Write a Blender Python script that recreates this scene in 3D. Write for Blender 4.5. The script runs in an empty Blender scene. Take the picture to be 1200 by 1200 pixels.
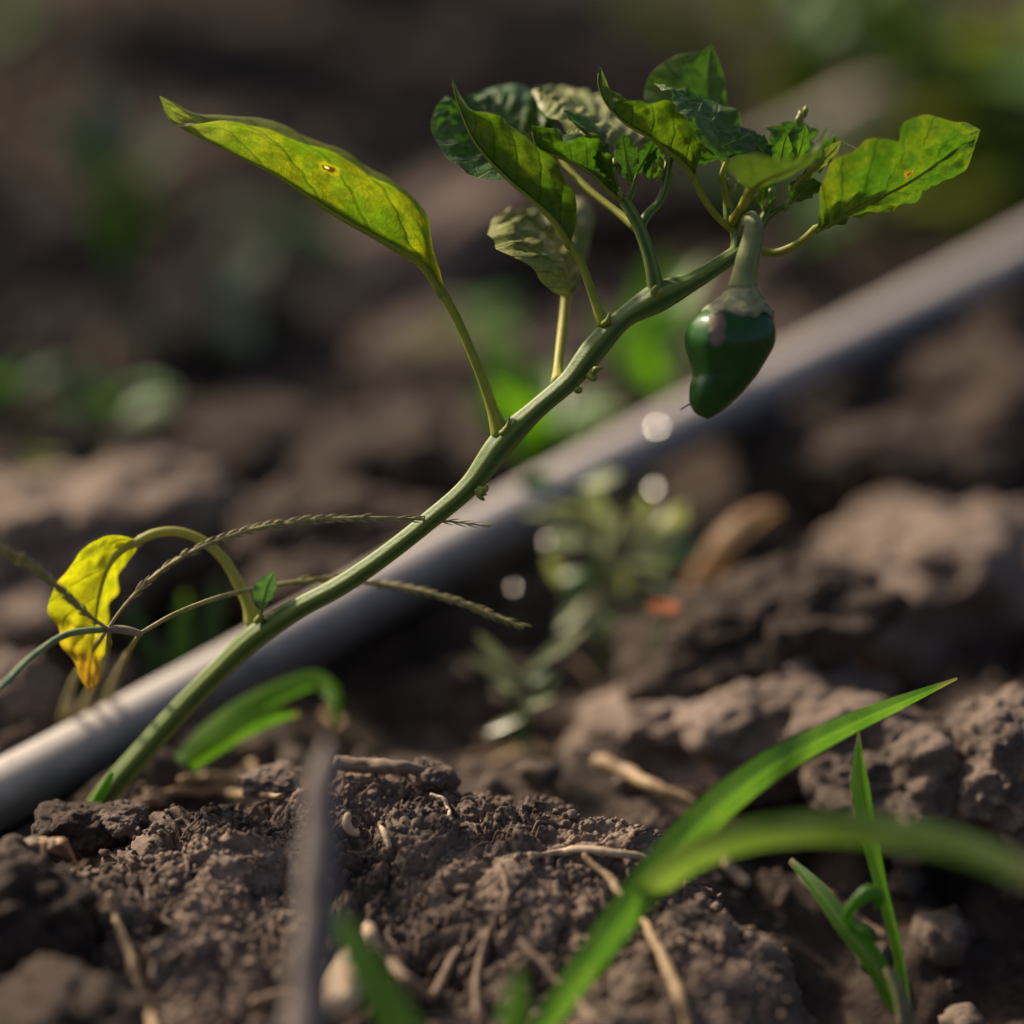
import bpy, bmesh, math, random
import numpy as np
from mathutils import Vector, noise as mnoise
from mathutils.bvhtree import BVHTree

random.seed(7)
rng = np.random.default_rng(7)
scene = bpy.context.scene
COL = scene.collection

# ------------------------------------------------------------------ camera
PITCH, CAM_H, K = 0.35, 0.4275, 0.00025          # K: metres per photo pixel at one metre
cam = bpy.data.cameras.new('camera')
cam_o = bpy.data.objects.new('camera', cam); COL.objects.link(cam_o)
cam_o.location = (0, 0, CAM_H)
cam_o.rotation_euler = (math.pi / 2 - PITCH, 0, 0)
cam.sensor_width = 36; cam.lens = 120
cam.clip_start = 0.02; cam.clip_end = 500
cam.dof.use_dof = True; cam.dof.focus_distance = 1.0; cam.dof.aperture_fstop = 2.35
cam.dof.aperture_blades = 0
scene.camera = cam_o

# ------------------------------------------------------------------ sky, sun, exposure
SUN_EL, SUN_AZ = math.radians(36), math.radians(-50)     # azimuth from +Y (away from camera), minus = left
SUN_STRENGTH, SKY_STRENGTH, EXPOSURE = 3.9, 0.082, 0.9
w = bpy.data.worlds.new('World'); scene.world = w; w.use_nodes = True
wn = w.node_tree; bg = wn.nodes['Background']
sky = wn.nodes.new('ShaderNodeTexSky'); sky.sky_type = 'NISHITA'; sky.sun_disc = False
sky.sun_elevation = SUN_EL; sky.sun_rotation = SUN_AZ
sky.air_density = 0.6; sky.dust_density = 5.0; sky.ozone_density = 0.2
wn.links.new(sky.outputs[0], bg.inputs[0]); bg.inputs[1].default_value = SKY_STRENGTH
sl = bpy.data.lights.new('sun', 'SUN'); sl.energy = SUN_STRENGTH; sl.angle = math.radians(4); sl.color = (1, 0.84, 0.64)
so = bpy.data.objects.new('sun', sl); COL.objects.link(so)
sd = Vector((math.sin(SUN_AZ) * math.cos(SUN_EL), math.cos(SUN_AZ) * math.cos(SUN_EL), math.sin(SUN_EL)))
so.rotation_euler = sd.to_track_quat('Z', 'Y').to_euler(); so.location = sd * 5
vs = scene.view_settings
vs.view_transform = 'Standard'; vs.look = 'None'; vs.exposure = EXPOSURE; vs.gamma = 1; vs.use_curve_mapping = False
scene.cycles.use_denoising = True
scene.cycles.max_bounces = 10; scene.cycles.transmission_bounces = 6; scene.cycles.transparent_max_bounces = 8

# ------------------------------------------------------------------ projection helpers
FWD = np.array([0, math.cos(PITCH), -math.sin(PITCH)])
UPV = np.array([0, math.sin(PITCH), math.cos(PITCH)])
RGT = np.array([1.0, 0, 0]); CAM = np.array([0, 0, CAM_H])
def P(px, py, d=1.0):
    return CAM + d * (FWD + (px - 600) * K * RGT - (py - 600) * K * UPV)
def pm(pts, d0=1.0):                                  # (px, py, mm behind d0) -> world
    return np.array([P(a[0], a[1], d0 + (a[2] if len(a) > 2 else 0) / 1000) for a in pts])

# ------------------------------------------------------------------ numpy noise
def _h(ix, iy, iz, s):
    a = (ix.astype(np.int64) * 374761393 + iy.astype(np.int64) * 668265263 + iz.astype(np.int64) * 2147483647 + s * 974711) & 0xffffffff
    a = ((a ^ (a >> 13)) * 1274126177) & 0xffffffff
    a = ((a ^ (a >> 16)) * 2246822519) & 0xffffffff
    return ((a ^ (a >> 15)) & 0xffffff) / float(0xffffff)
def vnoise(p, s=0):
    i = np.floor(p); f = p - i; u = f * f * f * (f * (f * 6 - 15) + 10)
    i = i.astype(np.int64); r = 0
    for a in (0, 1):
        wx = u[:, 0] if a else 1 - u[:, 0]
        for b in (0, 1):
            wy = u[:, 1] if b else 1 - u[:, 1]
            for c in (0, 1):
                wz = u[:, 2] if c else 1 - u[:, 2]
                r = r + wx * wy * wz * _h(i[:, 0] + a, i[:, 1] + b, i[:, 2] + c, s)
    return r * 2 - 1
def fbm(p, o=4, s=0, g=0.5):
    r = 0; a = 1.0
    for k in range(o):
        r = r + a * vnoise(p * 2 ** k + 17.3 * k, s + k); a *= g
    return r
def billow(p, size, s=0):                             # rounded crumbs of a given size, 0..1
    q = p / size; i = np.floor(q).astype(np.int64); best = np.full(len(q), 9.0); rnd = np.zeros(len(q))
    for a in (-1, 0, 1):
        for b in (-1, 0, 1):
            for c in (-1, 0, 1):
                x, y, z = i[:, 0] + a, i[:, 1] + b, i[:, 2] + c
                d = (x + _h(x, y, z, s) - q[:, 0]) ** 2 + (y + _h(x, y, z, s + 1) - q[:, 1]) ** 2 + (z + _h(x, y, z, s + 2) - q[:, 2]) ** 2
                m = d < best; best = np.where(m, d, best)
                rnd = np.where(m, _h(x, y, z, s + 3), rnd)
    return np.sqrt(np.maximum(0, 1 - best)) * (0.35 + 0.65 * rnd)
def sstep(a, b, x):
    t = np.clip((x - a) / (b - a), 0, 1); return t * t * (3 - 2 * t)

# ------------------------------------------------------------------ mesh helpers
def mesh_np(name, v, f, mat=None, uv=None, smooth=True):
    v = np.asarray(v, dtype=np.float32); me = bpy.data.meshes.new(name)
    f = np.asarray(f, dtype=np.int32); n = f.shape[1]
    me.vertices.add(len(v)); me.vertices.foreach_set('co', v.ravel())
    me.loops.add(f.size); me.loops.foreach_set('vertex_index', f.ravel())
    me.polygons.add(len(f)); me.polygons.foreach_set('loop_start', np.arange(0, f.size, n, dtype=np.int32))
    me.polygons.foreach_set('use_smooth', np.full(len(f), smooth))
    me.update(calc_edges=True)
    if uv is not None:
        l = me.uv_layers.new(name='UVMap')
        l.data.foreach_set('uv', np.asarray(uv, dtype=np.float32)[f.ravel()].ravel())
    if mat: me.materials.append(mat)
    return me
def link(name, me, parent=None, loc=(0, 0, 0)):
    o = bpy.data.objects.new(name, me); COL.objects.link(o); o.location = loc
    if parent: o.parent = parent
    return o
def tag(o, label=None, cat=None, group=None, kind=None):
    if label: o['label'] = label
    if cat: o['category'] = cat
    if group: o['group'] = group
    if kind: o['kind'] = kind
    return o
ORG = {}                                              # world origin of each thing
def thing(name, loc, label, cat, group=None):
    o = bpy.data.objects.new(name, None); COL.objects.link(o); o.location = loc; o.empty_display_size = 0.02
    ORG[o.name] = np.array(loc); return tag(o, label, cat, group)
def org(o):
    while o.parent: o = o.parent
    return ORG[o.name]
def part(name, geo, mat, parent, label=None):
    v, f, uv = geo
    o = link(name, mesh_np(name, v - org(parent), f, mat, uv), parent)
    if label: o['label'] = label
    return o
def single(name, geo, mat, label, cat, group=None, base=None):
    v, f, uv = geo
    b = np.array(base) if base is not None else np.array([v[:, 0].mean(), v[:, 1].mean(), v[:, 2].min()])
    o = link(name, mesh_np(name, v - b, f, mat, uv), None, b); ORG[o.name] = b
    return tag(o, label, cat, group)

def spline(pts, n):                                   # Catmull-Rom through pts, even in chord length
    pts = np.asarray(pts, float)
    if len(pts) == 2:
        t = np.linspace(0, 1, n)[:, None]; return pts[0] * (1 - t) + pts[1] * t
    q = np.vstack([2 * pts[0] - pts[1], pts, 2 * pts[-1] - pts[-2]])
    t = np.concatenate([[0], np.cumsum(np.maximum(1e-9, np.linalg.norm(np.diff(pts[:, :3], axis=0), axis=1)) ** 0.75)])
    x = np.linspace(0, t[-1], n); out = []
    for a in x:
        i = min(len(t) - 2, max(0, int(np.searchsorted(t, a, 'right')) - 1)); u = (a - t[i]) / (t[i + 1] - t[i])
        p0, p1, p2, p3 = q[i], q[i + 1], q[i + 2], q[i + 3]
        d1 = t[i + 1] - t[i]
        d0 = t[i] - t[i - 1] if i > 0 else d1
        d2 = t[i + 2] - t[i + 1] if i + 2 < len(t) else d1
        m1 = (p2 - p1) - d1 * ((p2 - p0) / (d0 + d1) - (p1 - p0) / d0)
        m2 = (p2 - p1) + d1 * ((p3 - p2) / d2 - (p3 - p1) / (d1 + d2))
        out.append((2 * u ** 3 - 3 * u * u + 1) * p1 + (u ** 3 - 2 * u * u + u) * m1 + (-2 * u ** 3 + 3 * u * u) * p2 + (u ** 3 - u * u) * m2)
    return np.array(out)
def nrm(a):
    return a / np.maximum(1e-12, np.linalg.norm(a, axis=-1, keepdims=True))
def grid_faces(m, n, wrap=False):
    i, j = np.meshgrid(np.arange(m - 1), np.arange(n if wrap else n - 1), indexing='ij')
    a = i * n + j; b = i * n + (j + 1) % n
    return np.stack([a, b, b + n, a + n], -1).reshape(-1, 4)
def tube(pts, rad, n=40, seg=12, ridges=0, ramp=0.0, wob=0.0, rough=0.0, round_end=True, seed=0, flat=1.0):
    """tapered tube through world points; rad: list of radii (metres) along the points"""
    pts = np.asarray(pts, float); rad = np.asarray(rad if np.ndim(rad) else [rad] * len(pts), float)
    if len(rad) != len(pts): rad = np.interp(np.linspace(0, 1, len(pts)), np.linspace(0, 1, len(rad)), rad)
    c = spline(np.hstack([pts, rad[:, None]]), n); r = np.maximum(c[:, 3], 1e-5); c = c[:, :3]
    if wob: 
        q = c / (wob * 8); c = c + wob * np.stack([vnoise(q + 3.1, seed), vnoise(q + 9.7, seed + 1), vnoise(q + 5.3, seed + 2)], -1)
    if round_end:
        t0 = nrm(c[0] - c[1]); t1 = nrm(c[-1] - c[-2])
        c = np.vstack([c[0] + t0 * r[0] * .55, c[0] + t0 * r[0] * .4, c, c[-1] + t1 * r[-1] * .4, c[-1] + t1 * r[-1] * .55])
        r = np.concatenate([[r[0] * .02, r[0] * .7], r, [r[-1] * .7, r[-1] * .02]])
    t = nrm(np.gradient(c, axis=0)); f = np.zeros_like(c)
    a = np.cross(t[0], [0.3, 1, 0.2]); f[0] = a / np.linalg.norm(a)
    for k in range(1, len(c)):
        a = f[k - 1] - t[k] * np.dot(f[k - 1], t[k]); f[k] = a / np.linalg.norm(a)
    b = np.cross(t, f); th = np.linspace(0, 2 * np.pi, seg, endpoint=False)
    rr = r[:, None] * (1 + ramp * np.cos(ridges * th)[None, :]) if ridges else np.repeat(r[:, None], seg, 1)
    v = c[:, None] + rr[..., None] * (np.cos(th)[None, :, None] * f[:, None] * flat + np.sin(th)[None, :, None] * b[:, None])
    v = v.reshape(-1, 3)
    if rough:
        d = v - np.repeat(c, seg, 0)
        v = v + d * (rough * fbm(v / (r.max() * 1.5), 3, seed + 5))[:, None]
    L = np.concatenate([[0], np.cumsum(np.linalg.norm(np.diff(c, axis=0), axis=1))])
    uv = np.stack([np.tile(th / (2 * np.pi), len(c)), np.repeat(L * 20, seg)], -1)
    return v, grid_faces(len(c), seg, True), uv
def leaf_geo(L, M, R, nv=44, nu=9, d0=1.0, bulge=0.12, quilt=0.0004, wave=0.0005, nvein=7, seed=1, bl=None, br=None):
    """leaf surface lofted through its left edge, midrib and right edge (base to tip)"""
    Lc, Mc, Rc = [spline(pm(c, d0), nv) for c in (L, M, R)]
    v = np.linspace(0, 1, nv); z0 = np.zeros(nv)
    def rag(E, k): return Mc + (E - Mc) * (1 + .04 * vnoise(np.stack([v * 9, z0 + k, z0 + seed], -1), seed) + .018 * vnoise(np.stack([v * 31, z0 + k, z0 + seed], -1), seed + 1))[:, None]
    Lc, Rc = rag(Lc, 1.3), rag(Rc, 5.7); t = nrm(np.gradient(Mc, axis=0))
    nl = nrm(np.cross(t, Lc - Mc)); nr = nrm(np.cross(Rc - Mc, t))
    us = np.linspace(-1, 1, 2 * nu + 1); bl = bulge if bl is None else bl; br = bulge if br is None else br
    wv = wave * np.sin(np.pi * v) * (np.sin(v * 23 + seed) + .6 * np.sin(v * 41 + 2.3 * seed))
    G = np.zeros((nv, len(us), 3)); U = np.zeros((nv, len(us), 2))
    for j, u in enumerate(us):
        a = abs(u); E, nn, bb = (Lc, nl, bl) if u < 0 else (Rc, nr, br)
        d = np.linalg.norm(E - Mc, axis=1)
        s = v * nvein - a * 1.6 + (0.35 if u < 0 else 0.0) + .38 * vnoise(np.stack([v * 5, np.full(nv, u * 2.2), np.full(nv, seed * 1.9)], -1), seed + 7)
        puff = np.abs(np.sin(np.pi * s)) ** 0.7 * np.sin(np.pi * min(1, a * 1.05)) ** 0.6 if 0 < a < 1 else np.zeros(nv)
        fine = 1.6 * vnoise(np.stack([v * 22, np.full(nv, u * 7), np.full(nv, seed * 3.7)], -1), seed) * np.sin(np.pi * a)
        off = bb * d * 4 * a * (1 - a) * .5 + quilt * (puff + .5 * fine) * np.clip(d / .006, 0, 1) + wv * a ** 3
        G[:, j] = Mc * (1 - a) + E * a + nn * off[:, None]
        U[:, j, 0] = (u + 1) / 2; U[:, j, 1] = v
    return G.reshape(-1, 3), grid_faces(nv, len(us)), U.reshape(-1, 2)
def blade_geo(pts, wid, d0=1.0, n=40, roll=0.0, fold=0.25, twist=0.0):
    """grass blade: pixels + mm depth, widths in photo pixels"""
    c = spline(pm(pts, d0) if len(pts[0]) < 4 else np.array(pts)[:, :3], n); t = nrm(np.gradient(c, axis=0))
    wd = np.interp(np.linspace(0, 1, n), np.linspace(0, 1, len(wid)), wid) * K * .5
    s = nrm(np.cross(t, FWD)); m = np.cross(s, t)
    an = roll + twist * np.linspace(0, 1, n); s, m = s * np.cos(an)[:, None] + m * np.sin(an)[:, None], m * np.cos(an)[:, None] - s * np.sin(an)[:, None]
    us = np.array([-1, -.66, -.33, 0, .33, .66, 1]); G = c[:, None] + wd[:, None, None] * (us[None, :, None] * s[:, None] + (np.abs(us) * fold)[None, :, None] * m[:, None])
    uv = np.stack(np.broadcast_arrays(((us + 1) / 2)[None, :], np.linspace(0, 1, n)[:, None]), -1)
    return G.reshape(-1, 3), grid_faces(n, 7), uv.reshape(-1, 2)
def oval_geo(base, d, up, ln, wd, cup=0.2, droop=0.25, n=10, point=0.6):
    """small free leaf at a world point"""
    d = np.array(d, float); d /= np.linalg.norm(d); up = np.array(up, float)
    s = np.cross(d, up); s /= np.linalg.norm(s); up = np.cross(s, d)
    v = np.linspace(0, 1, n); us = np.linspace(-1, 1, 7)
    prof = np.sin(np.pi * v ** (.75 if point > .5 else 1.3)) ** (.8) * (1 - .25 * v * point) + .03
    c = np.array(base)[None] + ln * v[:, None] * d[None] - (droop * ln * v ** 2)[:, None] * up[None]
    G = c[:, None] + (wd * .5 * prof)[:, None, None] * (us[None, :, None] * s + (cup * us ** 2)[None, :, None] * up)
    uv = np.stack(np.broadcast_arrays(((us + 1) / 2)[None, :], v[:, None]), -1)
    return G.reshape(-1, 3), grid_faces(n, 7), uv.reshape(-1, 2)
_ico = {}
def ico(n):
    if n not in _ico:
        bm = bmesh.new(); bmesh.ops.create_icosphere(bm, subdivisions=n, radius=1)
        bm.verts.ensure_lookup_table()
        _ico[n] = (np.array([q.co[:] for q in bm.verts]), np.array([[q.index for q in f.verts] for f in bm.faces])); bm.free()
    return _ico[n]
def clod_geo(c, r, sub=6, seed=0, rz=0.0, crumb=0.012, amp=1.0):
    """irregular soil lump: centre, three radii (metres)"""
    v, f = ico(sub); r = np.array(r, float); s = r.min()
    q = v * 1.15 + seed * 7.77
    k = 1 + amp * (.34 * fbm(q, 3, seed) + .12 * fbm(q * 3, 3, seed + 9))
    p = v * k[:, None] * r; crumb = min(crumb, s * .8)
    p = p + nrm(v / r) * (amp * (.45 * crumb * billow(p + seed, crumb, seed) + .22 * crumb * billow(p + seed, crumb * .4, seed + 4)
                         + .10 * crumb * billow(p + seed, crumb * .17, seed + 8)))[:, None]
    ca, sa = math.cos(rz), math.sin(rz)
    p = np.stack([p[:, 0] * ca - p[:, 1] * sa, p[:, 0] * sa + p[:, 1] * ca, p[:, 2]], -1)
    return p + np.array(c), f, None

# ------------------------------------------------------------------ materials
class NT:
    def __init__(s, name):
        s.m = bpy.data.materials.new(name); s.m.use_nodes = True; s.t = s.m.node_tree; s.t.nodes.clear()
        s.out = s.t.nodes.new('ShaderNodeOutputMaterial')
    def n(s, typ, props=None, **ins):
        nd = s.t.nodes.new('ShaderNode' + typ)
        for k, v in (props or {}).items(): setattr(nd, k, v)
        for k, v in ins.items():
            key = int(k[1:]) if k[0] == 'i' and k[1:].isdigit() else k.replace('_', ' ')
            s.set(nd.inputs[key], v)
        return nd
    def set(s, sock, v):
        if hasattr(v, 'outputs'): v = v.outputs[0]
        if isinstance(v, bpy.types.NodeSocket): s.t.links.new(v, sock)
        elif isinstance(v, (tuple, list)) and len(v) == 3 and sock.type == 'RGBA': sock.default_value = (*v, 1)
        else: sock.default_value = v
    def math(s, op, a, b=0.0, c=None):
        nd = s.n('Math', {'operation': op}, i0=a, i1=b)
        if c is not None: s.set(nd.inputs[2], c)
        return nd
    def ramp(s, x, lo, hi, a=0.0, b=1.0):
        return s.n('MapRange', {'interpolation_type': 'SMOOTHSTEP'}, Value=x, From_Min=lo, From_Max=hi, To_Min=a, To_Max=b)
    def mix(s, fac, a, b, blend='MIX'):
        nd = s.t.nodes.new('ShaderNodeMix'); nd.data_type = 'RGBA'; nd.blend_type = blend
        s.set(nd.inputs[0], fac); s.set(nd.inputs[6], a); s.set(nd.inputs[7], b); return nd.outputs[2]
    def noise(s, co, scale, detail=3, rough=.55):
        return s.n('TexNoise', None, Vector=co, Scale=scale, Detail=detail, Roughness=rough)

def soil_mat(name, dark, lit, k=1.0):
    t = NT(name); co = t.n('TexCoord').outputs['Object'] ; geo = t.n('NewGeometry').outputs['Position']
    n1 = t.noise(geo, 28 * k, 5, .62); n2 = t.noise(geo, 260 * k, 4, .65); n3 = t.noise(geo, 1500, 3, .7)
    f = t.ramp(n1, .36, .66); col = t.mix(f, dark, lit)
    f2 = t.ramp(n2, .35, .7); col = t.mix(t.math('MULTIPLY', f2, .5), col, tuple(min(1, c * 1.5) for c in lit))
    sp = t.ramp(t.noise(geo, 2600, 1), .71, .76); col = t.mix(t.math('MULTIPLY', sp, .5), col, (.42, .35, .28))
    b1 = t.n('Bump', None, Height=n2, Strength=.55, Distance=.0016)
    b2 = t.n('Bump', None, Height=n3, Strength=.7, Distance=.0005, Normal=b1)
    t.set(t.out.inputs[0], t.n('BsdfPrincipled', None, Base_Color=col, Roughness=.93, Normal=b2, **{'Specular_IOR_Level': .18}))
    return t.m
SOIL = soil_mat('soil', (.042, .031, .024), (.145, .109, .086))
SOIL_D = soil_mat('shaded_soil', (.018, .013, .010), (.062, .045, .034))  # darkened soil copy, paints in shade between clods and in the background
SOIL_L = soil_mat('sunlit_dry_soil', (.075, .055, .043), (.190, .143, .114))  # dry soil, made paler to give some clods a sunlit look

def leaf_mat(name, base, yel, bias, vein, trans=.5, nvein=7, rough=.42, spec=.5, spots=None, edge=None, quilt=1.0, tboost=1.5, tip=None):
    t = NT(name); tc = t.n('TexCoord'); uv = t.n('SeparateXYZ', None, Vector=tc.outputs['UV']); ob = tc.outputs['Object']
    x, y = uv.outputs[0], uv.outputs[1]
    sgn = t.math('SUBTRACT', t.math('MULTIPLY', x, 2.0), 1.0); a = t.math('ABSOLUTE', sgn)
    side = t.math('MULTIPLY', t.math('LESS_THAN', sgn, 0.0), .35)
    wob = t.math('MULTIPLY', t.math('SUBTRACT', t.noise(ob, 200, 2), .5), .24)
    s = t.math('ADD', t.math('SUBTRACT', t.math('ADD', t.math('MULTIPLY', y, nvein), side), t.math('MULTIPLY', a, 1.6)), wob)
    v2 = t.ramp(t.math('PINGPONG', s, .5), .015, .075, 1, 0)
    mid = t.ramp(a, .02, .07, 1, 0)
    vor = t.n('TexVoronoi', {'feature': 'DISTANCE_TO_EDGE'}, Vector=t.n('VectorMath', {'operation': 'ADD'}, i0=ob, i1=t.n('VectorMath', {'operation': 'SCALE'}, i0=t.n('TexNoise', None, Vector=ob, Scale=500.0).outputs['Color'], Scale=.003)), Scale=520)
    v3 = t.math('MULTIPLY', t.ramp(vor, .02, .2, 1, 0), .26)
    vm = t.math('MAXIMUM', t.math('MAXIMUM', v2, mid), v3)
    n1 = t.noise(ob, 75, 4, .6); n2 = t.noise(ob, 420, 3, .6)
    f = t.ramp(t.math('ADD', n1, bias), .40, .66); col = t.mix(f, base, yel)
    col = t.mix(t.math('MULTIPLY', t.ramp(t.noise(ob, 230, 3, .65), .47, .62), .5), col, tuple(.5 * a_ + .6 * b_ for a_, b_ in zip(base, yel)))
    col = t.mix(t.math('MULTIPLY', t.ramp(n2, .40, .62), .5), col, tuple(c * .6 for c in base))
    col = t.mix(t.math('MULTIPLY', vm, .75), col, vein)
    if edge:
        col = t.mix(t.math('MULTIPLY', t.ramp(t.math('ADD', a, t.math('MULTIPLY', n1, .22)), 1.06, 1.16), .55), col, edge)
    if tip:
        col = t.mix(t.ramp(t.math('ADD', y, t.math('MULTIPLY', n1, .5)), .85, 1.15), col, tip)
    if spots:
        for (sx, sy, r, cc) in spots:
            dx = t.math('MULTIPLY', t.math('SUBTRACT', x, sx), .55); dy = t.math('SUBTRACT', y, sy)
            rr = t.math('ADD', t.math('SQRT', t.math('ADD', t.math('MULTIPLY', dx, dx), t.math('MULTIPLY', dy, dy))), t.math('MULTIPLY', t.math('SUBTRACT', n2, .5), r * 1.2))
            col = t.mix(t.ramp(rr, r * .8, r * 1.15, 1, 0), col, cc)
    col = t.mix(t.math('MULTIPLY', t.ramp(t.noise(ob, 700, 2), .70, .76), .6), col, (.14, .075, .02))
    hgt = t.math('SUBTRACT', t.math('MULTIPLY', n2, .25), t.math('MULTIPLY', vm, .6))
    bp = t.n('Bump', None, Height=hgt, Strength=.5 * quilt, Distance=.0006)
    tcol = t.mix(1.0, col, (tboost * .95, tboost * 1.15, tboost * .3), 'MULTIPLY')
    pr = t.n('BsdfPrincipled', None, Base_Color=col, Roughness=rough, Normal=bp, **{'Specular_IOR_Level': spec})
    tr = t.n('BsdfTranslucent', None, Color=tcol, Normal=bp)
    t.set(t.out.inputs[0], t.n('MixShader', None, i0=trans, i1=pr, i2=tr)); return t.m
def plain_mat(name, c1, c2, scale=300, rough=.5, spec=.4, trans=0.0, bump=.3, streak=False, sss=0.0, metal=0):
    t = NT(name); tc = t.n('TexCoord'); co = tc.outputs['Object']
    if streak:
        mp = t.n('Mapping', None, Vector=tc.outputs['UV']); mp.inputs['Scale'].default_value = (1, .12, 1); co2 = mp
        n = t.noise(co2, streak, 4, .6); n_b = t.noise(co, scale, 3)
        n = t.math('ADD', t.math('MULTIPLY', n, .65), t.math('MULTIPLY', n_b, .35))
    else: n = t.noise(co, scale, 4, .6)
    col = t.mix(t.ramp(n, .36, .64), c1, c2)
    bp = t.n('Bump', None, Height=n, Strength=bump, Distance=.0005)
    pr = t.n('BsdfPrincipled', None, Base_Color=col, Roughness=rough, Normal=bp, **{'Specular_IOR_Level': spec})
    sh = pr
    if trans:
        tr = t.n('BsdfTranslucent', None, Color=t.mix(1.0, col, (1.5, 1.45, .6), 'MULTIPLY'))
        sh = t.n('MixShader', None, i0=trans, i1=pr, i2=tr)
    t.set(t.out.inputs[0], sh); return t.m
def blade_mat(name, c1, c2, trans=.45):
    t = NT(name); tc = t.n('TexCoord'); uv = t.n('SeparateXYZ', None, Vector=tc.outputs['UV'])
    mpb = t.n('Mapping', None, Vector=tc.outputs['UV']); mpb.inputs['Scale'].default_value = (22, 1.2, 1)
    fib = t.noise(mpb, 1.0, 4, .7)
    st = t.math('PINGPONG', t.math('MULTIPLY', uv.outputs[0], 9.0), .5); a = t.math('ABSOLUTE', t.math('SUBTRACT', uv.outputs[0], .5))
    n = t.noise(tc.outputs['Object'], 60, 3); col = t.mix(t.ramp(n, .38, .62), c1, c2)
    col = t.mix(t.math('MULTIPLY', t.ramp(st, .05, .3, 1, 0), .3), col, tuple(c * 1.5 for c in c2))
    col = t.mix(t.math('MULTIPLY', t.ramp(fib, .42, .62), .55), col, tuple(c * .55 for c in c1))
    col = t.mix(t.ramp(uv.outputs[1], .93, .99, 0, .8), col, (.30, .24, .12))
    col = t.mix(t.math('MULTIPLY', t.ramp(t.noise(tc.outputs['Object'], 420, 3), .64, .72), .5), col, (.28, .25, .12))
    col = t.mix(t.ramp(a, .03, .06, .5, 0), col, tuple(c * 1.6 for c in c2))
    pr = t.n('BsdfPrincipled', None, Base_Color=col, Roughness=.4, **{'Specular_IOR_Level': .45})
    tr = t.n('BsdfTranslucent', None, Color=t.mix(1.0, col, (1.3, 1.45, .45), 'MULTIPLY'))
    t.set(t.out.inputs[0], t.n('MixShader', None, i0=trans, i1=pr, i2=tr)); return t.m

def stem_mat():
    t = NT('pepper_stem'); tc = t.n('TexCoord'); uv = t.n('SeparateXYZ', None, Vector=tc.outputs['UV'])
    st = t.math('PINGPONG', t.math('MULTIPLY', uv.outputs[0], 10.0), 1.0)      # ridges and grooves of the stem
    n = t.noise(tc.outputs['Object'], 90, 3); n2 = t.noise(tc.outputs['Object'], 900, 3)
    f = t.math('ADD', t.math('MULTIPLY', t.ramp(st, .25, .8), .7), t.math('MULTIPLY', n, .4))
    col = t.mix(f, (.19, .235, .05), (.042, .095, .013))
    col = t.mix(t.ramp(n2, .62, .75, 0, .5), col, (.16, .18, .06))
    col = t.mix(t.math('MULTIPLY', t.ramp(t.noise(tc.outputs['Object'], 170, 4, .7), .60, .68), .55), col, (.15, .115, .055))
    bp = t.n('Bump', None, Height=t.math('ADD', n2, t.noise(tc.outputs['Object'], 170, 4, .7)), Strength=.3, Distance=.0005)
    pr = t.n('BsdfPrincipled', None, Base_Color=col, Roughness=.52, Normal=bp, **{'Specular_IOR_Level': .28, 'Subsurface Weight': .15, 'Subsurface Scale': .002})
    pr.inputs['Subsurface Radius'].default_value = (.8, 1, .2)
    t.set(t.out.inputs[0], pr); return t.m
def fruit_mat():
    t = NT('pepper_skin'); tc = t.n('TexCoord'); ob = tc.outputs['Object']
    n = t.noise(ob, 55, 4); n2 = t.noise(ob, 700, 3)
    col = t.mix(t.ramp(n, .35, .7), (.012, .064, .008), (.024, .100, .012))
    # dry grey scar under the calyx, ragged edge
    sc = P(841, 384, .976) - PEP_ORG
    v = t.n('VectorMath', {'operation': 'SUBTRACT'}, i0=ob, i1=tuple(sc))
    mp = t.n('Mapping', None, Vector=v); mp.inputs['Scale'].default_value = (1.25, .35, .6)
    d = t.n('VectorMath', {'operation': 'LENGTH'}, i0=mp)
    dd = t.math('ADD', d.outputs['Value'], t.math('MULTIPLY', t.math('SUBTRACT', t.noise(ob, 520, 4, .7), .5), .0055))
    m = t.ramp(dd, .0022, .0034, 1, 0)
    col = t.mix(m, col, t.mix(n2, (.13, .09, .06), (.24, .185, .13)))
    rg = t.math('ADD', t.math('MULTIPLY', m, .45), .27)
    bp = t.n('Bump', None, Height=t.math('ADD', t.math('MULTIPLY', n, .6), t.math('MULTIPLY', t.math('MULTIPLY', n2, m), 1.5)), Strength=.25, Distance=.001)
    t.set(t.out.inputs[0], t.n('BsdfPrincipled', None, Base_Color=col, Roughness=rg, Normal=bp, **{'Specular_IOR_Level': .35})); return t.m
def pipe_mat():
    t = NT('polyethylene_pipe'); tc = t.n('TexCoord'); g = t.n('NewGeometry').outputs['Position']
    n = t.noise(g, 40, 5, .6); n2 = t.noise(g, 600, 3)
    up = t.n('SeparateXYZ', None, Vector=t.n('NewGeometry').outputs['Normal']).outputs[2]
    sunlit_dust = t.ramp(t.math('ADD', up, t.math('MULTIPLY', t.math('SUBTRACT', n, .5), 1.1)), .1, .95)   # settled dust on top, paled further to paint in the sunlit side
    col = t.mix(t.math('MULTIPLY', sunlit_dust, .75), t.mix(n2, (.085, .086, .09), (.125, .125, .128)), (.50, .445, .40))
    mud = t.ramp(t.noise(g, 110, 5, .7), .60, .70); col = t.mix(t.math('MULTIPLY', mud, .7), col, (.15, .11, .08))
    bp = t.n('Bump', None, Height=t.math('ADD', n2, mud), Strength=.25, Distance=.0004)
    t.set(t.out.inputs[0], t.n('BsdfPrincipled', None, Base_Color=col, Roughness=t.math('ADD', t.math('MULTIPLY', sunlit_dust, .25), .42), Normal=bp, **{'Specular_IOR_Level': .35})); return t.m

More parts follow.
